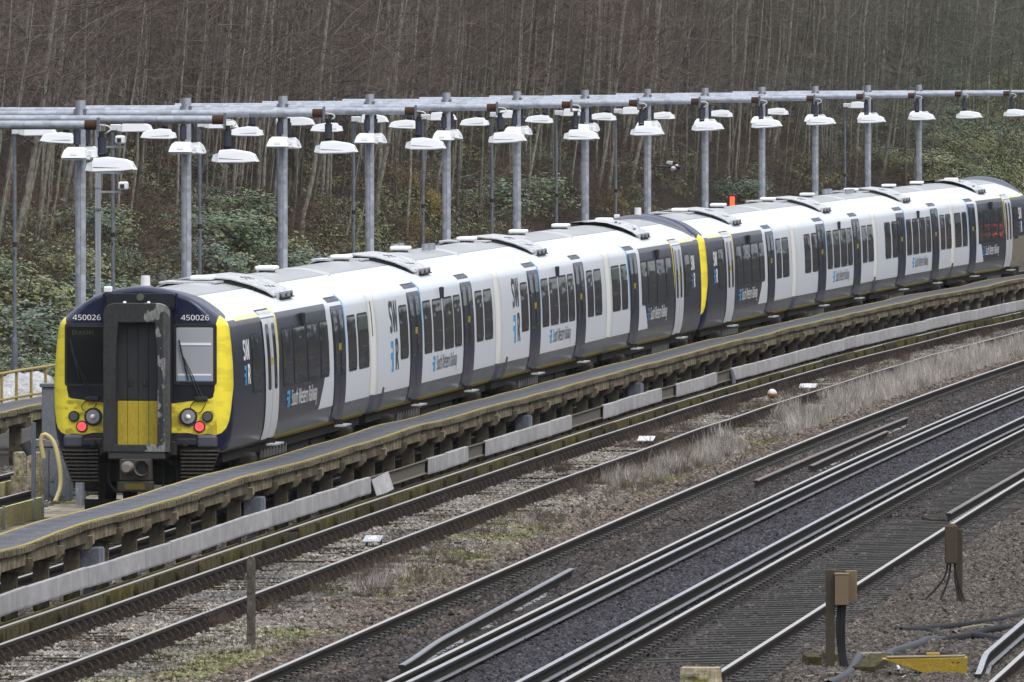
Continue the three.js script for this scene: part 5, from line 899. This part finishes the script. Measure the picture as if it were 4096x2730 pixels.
{
  const r = rng(4242), fine = [1, 2, 3, 4, 5].map((k) => sprayGeo(k * 11, 30, 1.7, 0.95, 0.008, 1.0)), bough = [1, 2, 3, 4].map((k) => sprayGeo(k * 17 + 200, 9, 2.2, 2.6, 0.009, 1.0));
  const fineList = [], boughList = [], low = [];
  const hue = (x, u) => { const g = smooth(2500, 3900, x) * 0.8, k = 0.65 + r() * 0.75, red = (1 - g) * r() * 0.25; return [lerp(0.108 * (1 + red), 0.1, g) * k, lerp(0.095, 0.106, g) * k, lerp(0.083, 0.077, g) * k]; };
  for (let i = 0; i < 4300; i++) {
    const x = -150 + r() * 4400, u = -15.2 - r() * 15, t = tAt(x, u), g = bankY(u, t), top = 5.2 + 0.8 * fbm(x / 700, 2, 5, 2) - 1.0 * smooth(2600, 3600, x) + 0.6 * smooth(1500, 600, x);
    const h = g + 0.4 + r() * 9; if (h > 10.6 || h < 1.2) continue;
    if (r() > (h > top ? 1 : u > -20 ? 0.06 + (x > 3000 ? 0.3 : 0) : 0.3 + (x > 3000 ? 0.3 : 0))) continue;
    fineList.push([u, t, h, 1, hue(x, u)]);
    if (h > top - 0.3 && u < -17 && r() < (x < 2100 ? 0.17 : 0.06)) boughList.push([u + 1, t, h, 1, ((k) => [0.115 * k, 0.102 * k, 0.09 * k])(0.5 + r() * 1.6), 0.4]);
  }
  for (let i = 0; i < 1500; i++) { const x = -150 + r() * 4400, u = -14.0 - r() * 6.5, t = tAt(x, u); const k = 0.5 + r() * 0.8; low.push([u, t, bankY(u, t) + 0.3, 0.75, r() < 0.4 ? [0.11 * k, 0.065 * k, 0.045 * k] : [0.09 * k, 0.075 * k, 0.06 * k], 1.2]); }
  const m = std(0xffffff, 0.95);
  scatter('twig_thicket', 'mass of fine bare brown twigs filling the wood above the lamp masts', fine, m, fineList);
  scatter('branch_thicket', 'tangle of arching bare branches across the upper wood', bough, m, boughList);
  scatter('bramble_stems', 'brown dead stems and bracken low on the bank', fine, m, low);
}
// evergreen leaves
function leafGeo(seed, n, size, shellR, flat) {
  const r = rng(seed), p = [], nn = [], ix = [], col = [];
  for (let i = 0; i < n; i++) {
    const d = V(r() - 0.5, r() * 0.75 - 0.12, r() - 0.5).normalize(), lump = 0.4 + 1.15 * fbm(d.x * 2.3 + seed, d.y * 2.3 + d.z * 1.9, seed, 3), rr = shellR * lump * (1 - 0.45 * Math.pow(r(), 1.2)), c = V(d.x * rr, d.y * rr * flat, d.z * rr);
    const q = new THREE.Quaternion().setFromUnitVectors(V(0, 1, 0), d.clone().add(V((r() - 0.5) * 1.8, 0.4 + (r() - 0.5) * 1.4, (r() - 0.5) * 1.8)).normalize()), sp = new THREE.Quaternion().setFromAxisAngle(V(0, 1, 0), r() * 6.28); q.multiply(sp);
    const s = size * (0.6 + r() * 0.8), vs = [V(0, 0, -s * 0.62), V(s * 0.36, s * 0.08, 0), V(0, -s * 0.03, s * 0.7), V(-s * 0.36, s * 0.08, 0)].map((v) => v.applyQuaternion(q).add(c)), nv = V(0, 1, 0).applyQuaternion(q), b = p.length / 3;
    const k = 0.45 + r() * 1.0, y = r() < 0.07 ? 1 : 0, w = r(), br = r() < 0.12 ? 1 : 0; for (const v of vs) { p.push(v.x, v.y, v.z); nn.push(nv.x, nv.y, nv.z); col.push((y ? 2.4 : br ? 1.5 : 0.8 + 0.7 * w) * k, (y ? 1.6 : br ? 0.7 : 1) * k, k * (y ? 0.6 : br ? 0.7 : 1 - 0.4 * w)); } ix.push(b, b + 2, b + 1, b, b + 3, b + 2);
  }
  const g = new THREE.BufferGeometry(); g.setAttribute('position', new THREE.Float32BufferAttribute(p, 3)); g.setAttribute('normal', new THREE.Float32BufferAttribute(nn, 3)); g.setAttribute('color', new THREE.Float32BufferAttribute(col, 3)); g.setIndex(ix); return g;
}
const LEAF = [C(0.075, 0.14, 0.055), C(0.115, 0.155, 0.045), C(0.07, 0.13, 0.08), C(0.2, 0.19, 0.035)].map((c) => new THREE.MeshPhysicalMaterial({ color: c, roughness: 0.62, transmission: 0.35, thickness: 0, vertexColors: true, side: THREE.DoubleSide, name: 'leaves' }));
{
  const geos = [1, 2, 3, 4, 5].map((k) => leafGeo(k * 31, 3000, 0.068, 1, 0.85)), r = rng(909), stems = [1, 2].map((k) => sprayGeo(k * 71, 10, 0.7, 0.9, 0.01, 1.6)), protos = {};
  const put = (u, t, sx, sy, m, label, group) => {
    const gi = (r() * 5) | 0, key = gi * 4 + m; let o;
    if (protos[key]) { o = protos[key].clone(); o.name = numbered('bush'); scene.add(o); } else { o = protos[key] = thing('bush', '', 'bush', group); stuff(obj('foliage', geos[gi], LEAF[m], o)); obj('stems', stems[gi % 2], TWIG[0], o); }
    o.userData = { label, category: 'bush', group }; place(o, u, t, bankY(u, t) + 0.15 * sy, r() * 6); o.scale.set(sx, sy, sx);
  };
  const G = ['dark green bushes low on the bank', 'olive green bushes low on the bank', 'blue green bushes low on the bank'], N = ['dark green leafy bush low on the bank', 'olive green leafy bush low on the bank', 'blue green leafy bush low on the bank'];
  for (let i = 0; i < 420; i++) {
    const x = -120 + r() * 4350, u = -13.9 - r() * 6.0, t = tAt(x, u), n = fbm(x / 330, u / 5, 66, 3);
    if (n < 0.46 - (x < 1000 ? 0.06 : 0) || (x > 3000 && x < 3650 && r() < 0.7)) continue;
    const m = (r() * 3) | 0, s = 0.4 + r() * 0.6; put(u, t, s * (1.2 + r() * 0.9), s, m, N[m] + ', ' + spotName(x), G[m] + ' ' + spotName(x));
  }
  for (let i = 0; i < 70; i++) { const x = 3640 + r() * 560, u = -14 - r() * 9, m = r() < 0.6 ? 1 : 0; if (r() > smooth(3600, 4000, x)) continue; const s = 0.8 + r() * 0.6; put(u, tAt(x, u), s, s * 1.2, m, ['dark green tall bush where the bank meets the right edge', 'olive green tall bush where the bank meets the right edge'][m], ['dark tall bushes at the right edge', 'olive tall bushes at the right edge'][m]); }
  [[1660, -17], [1720, -17.4], [1640, -18.2], [2460, -16.8], [90, -16]].forEach(([x, u], i) => put(u, tAt(x, u), 0.42, 0.8, 3, ['yellow leaved sapling left of the sixth lamp pole', 'yellow leaved sapling right beside the fifth thin lamp post', 'small yellow leaved shrub high behind the fifth lamp pole', 'yellow leaved shrub left of the eighth lamp pole', 'yellow leaved shrub at the far left of the bank'][i], 'yellow leaved shrubs'));
  // ground ivy over the lower bank
  const ivy = [7, 8, 9].map((k) => leafGeo(k * 13, 130, 0.065, 0.5, 0.5)), list = [];
  for (let i = 0; i < 4200; i++) { const x = -150 + r() * 4400, u = -13.8 - r() * 9, t = tAt(x, u), n = fbm(x / 260, u / 3, 23, 3); if (n < 0.46) continue; const k = 0.6 + r() * 0.8; list.push([u, t, bankY(u, t) + 0.05, 1, [0.085 * k, 0.115 * k, 0.055 * k], 0.8]); }
  scatter('ground_ivy', 'ivy and bramble leaves creeping over the bank', ivy, new THREE.MeshPhysicalMaterial({ color: 0xffffff, roughness: 0.6, vertexColors: true, side: THREE.DoubleSide }), list);
}
// dry grass and weeds beside the siding
{
  const tuft = (seed, n, h, w) => { const r = rng(seed), p = [], nn = [], ix = []; for (let i = 0; i < n; i++) { const x = (r() - 0.5) * 0.3, z = (r() - 0.5) * 0.3, az = r() * 6.28, L = h * (0.5 + r() * 0.8), lx = (r() - 0.35) * 0.5 * L, lz = (r() - 0.5) * 0.4 * L, ax = Math.cos(az) * w, az2 = Math.sin(az) * w, b = p.length / 3; p.push(x - ax, 0, z - az2, x + ax, 0, z + az2, x + lx * 0.35 - ax * 0.7, L * 0.6, z + lz * 0.35 - az2 * 0.7, x + lx * 0.35 + ax * 0.7, L * 0.6, z + lz * 0.35 + az2 * 0.7, x + lx, L, z + lz); for (let k = 0; k < 5; k++) nn.push(-az2 / w * 0.7, 0.7, ax / w * 0.7); ix.push(b, b + 1, b + 3, b, b + 3, b + 2, b + 2, b + 3, b + 4); } const g = new THREE.BufferGeometry(); g.setAttribute('position', new THREE.Float32BufferAttribute(p, 3)); g.setIndex(ix); g.computeVertexNormals(); return g; };
  const r = rng(616), dry = [1, 2, 3].map((k) => tuft(k, 30, 0.27, 0.003)), shortG = [4, 5].map((k) => tuft(k, 20, 0.14, 0.007)), straw = [], weeds = [], moss = [];
  for (let t = 165; t < 350; t += 0.16) for (let k = 0; k < 6; k++) {
    const u = 1.62 + r() * 1.2, n = fbm(t / 7, u * 0.9, 44, 3), wgt = smooth(196, 262, t) * 0.62 + 0.1; if (!inFrame(u, t)) continue;
    const mid = 1 - Math.abs(u - 2.2 - (t > 240 ? 0.15 : 0)) / (0.5 + 0.5 * smooth(230, 280, t));
    if (mid > 0 && n * 1.0 + mid * 0.22 > 0.93 - wgt * 0.6) { const c = 0.45 + r() * 0.8; straw.push([u, t, groundH(u, t), 0.4 + 0.85 * r() * r() + 0.3 * smooth(220, 300, t), [0.42 * c, 0.385 * c, 0.35 * c], 0.9]); }
    if (r() < 0.16 && n > 0.42) { const c = 0.5 + r(); weeds.push([u, t, groundH(u, t) + 0.06, 0.2, [0.1 * c, 0.075 * c, 0.06 * c], 1]); }
    if (r() < 0.06 && n > 0.5) { const c = 0.6 + r() * 0.7; moss.push([u + r() * 0.5, t, groundH(u, t), 0.8, [0.16 * c, 0.17 * c, 0.045 * c], 0.4]); }
  }
  for (let t = 140; t < 345; t += 0.22) for (let k = 0; k < 3; k++) { const u = -0.02 + r() * 1.9, n = fbm(t / 5, u * 1.3, 99, 3); if (n > 0.64 - 0.12 * smooth(190, 250, t) && inFrame(u, t)) { const c = 0.5 + r(); if (r() < 0.6) weeds.push([u, t, groundH(u, t) + 0.06, 0.22, [0.085 * c, 0.062 * c, 0.05 * c], 1]); else straw.push([u, t, groundH(u, t), 0.45, [0.3 * c, 0.25 * c, 0.18 * c], 0.5]); } }
  for (let i = 0; i < 230; i++) { const t = 138 + r() * 60, u = 1.7 + r() * 1.2; if (fbm(t / 4, u, 12, 3) > 0.5 && inFrame(u, t)) { const c = 0.6 + r() * 0.7; moss.push([u, t, groundH(u, t), 0.8, [0.1 * c, 0.115 * c, 0.045 * c], 0.4]); } }
  scatter('dry_grass', 'pale dry grass growing along the far side of the siding', dry, std(0xffffff, 0.9), straw);
  scatter('green_grass', 'short green grass and moss in the gravel', shortG, std(0xffffff, 0.9), moss);
  scatter('dead_weeds', 'dark dead weeds among the siding rails', [sprayGeo(881, 22, 0.5, 0.9, 0.01, 2.2), sprayGeo(882, 22, 0.5, 0.9, 0.01, 2.2)], std(0xffffff, 0.95), weeds);
}
scene.traverse((o) => { if (o.isMesh) { o.castShadow = true; o.receiveShadow = true; } });
renderer.render(scene, camera);
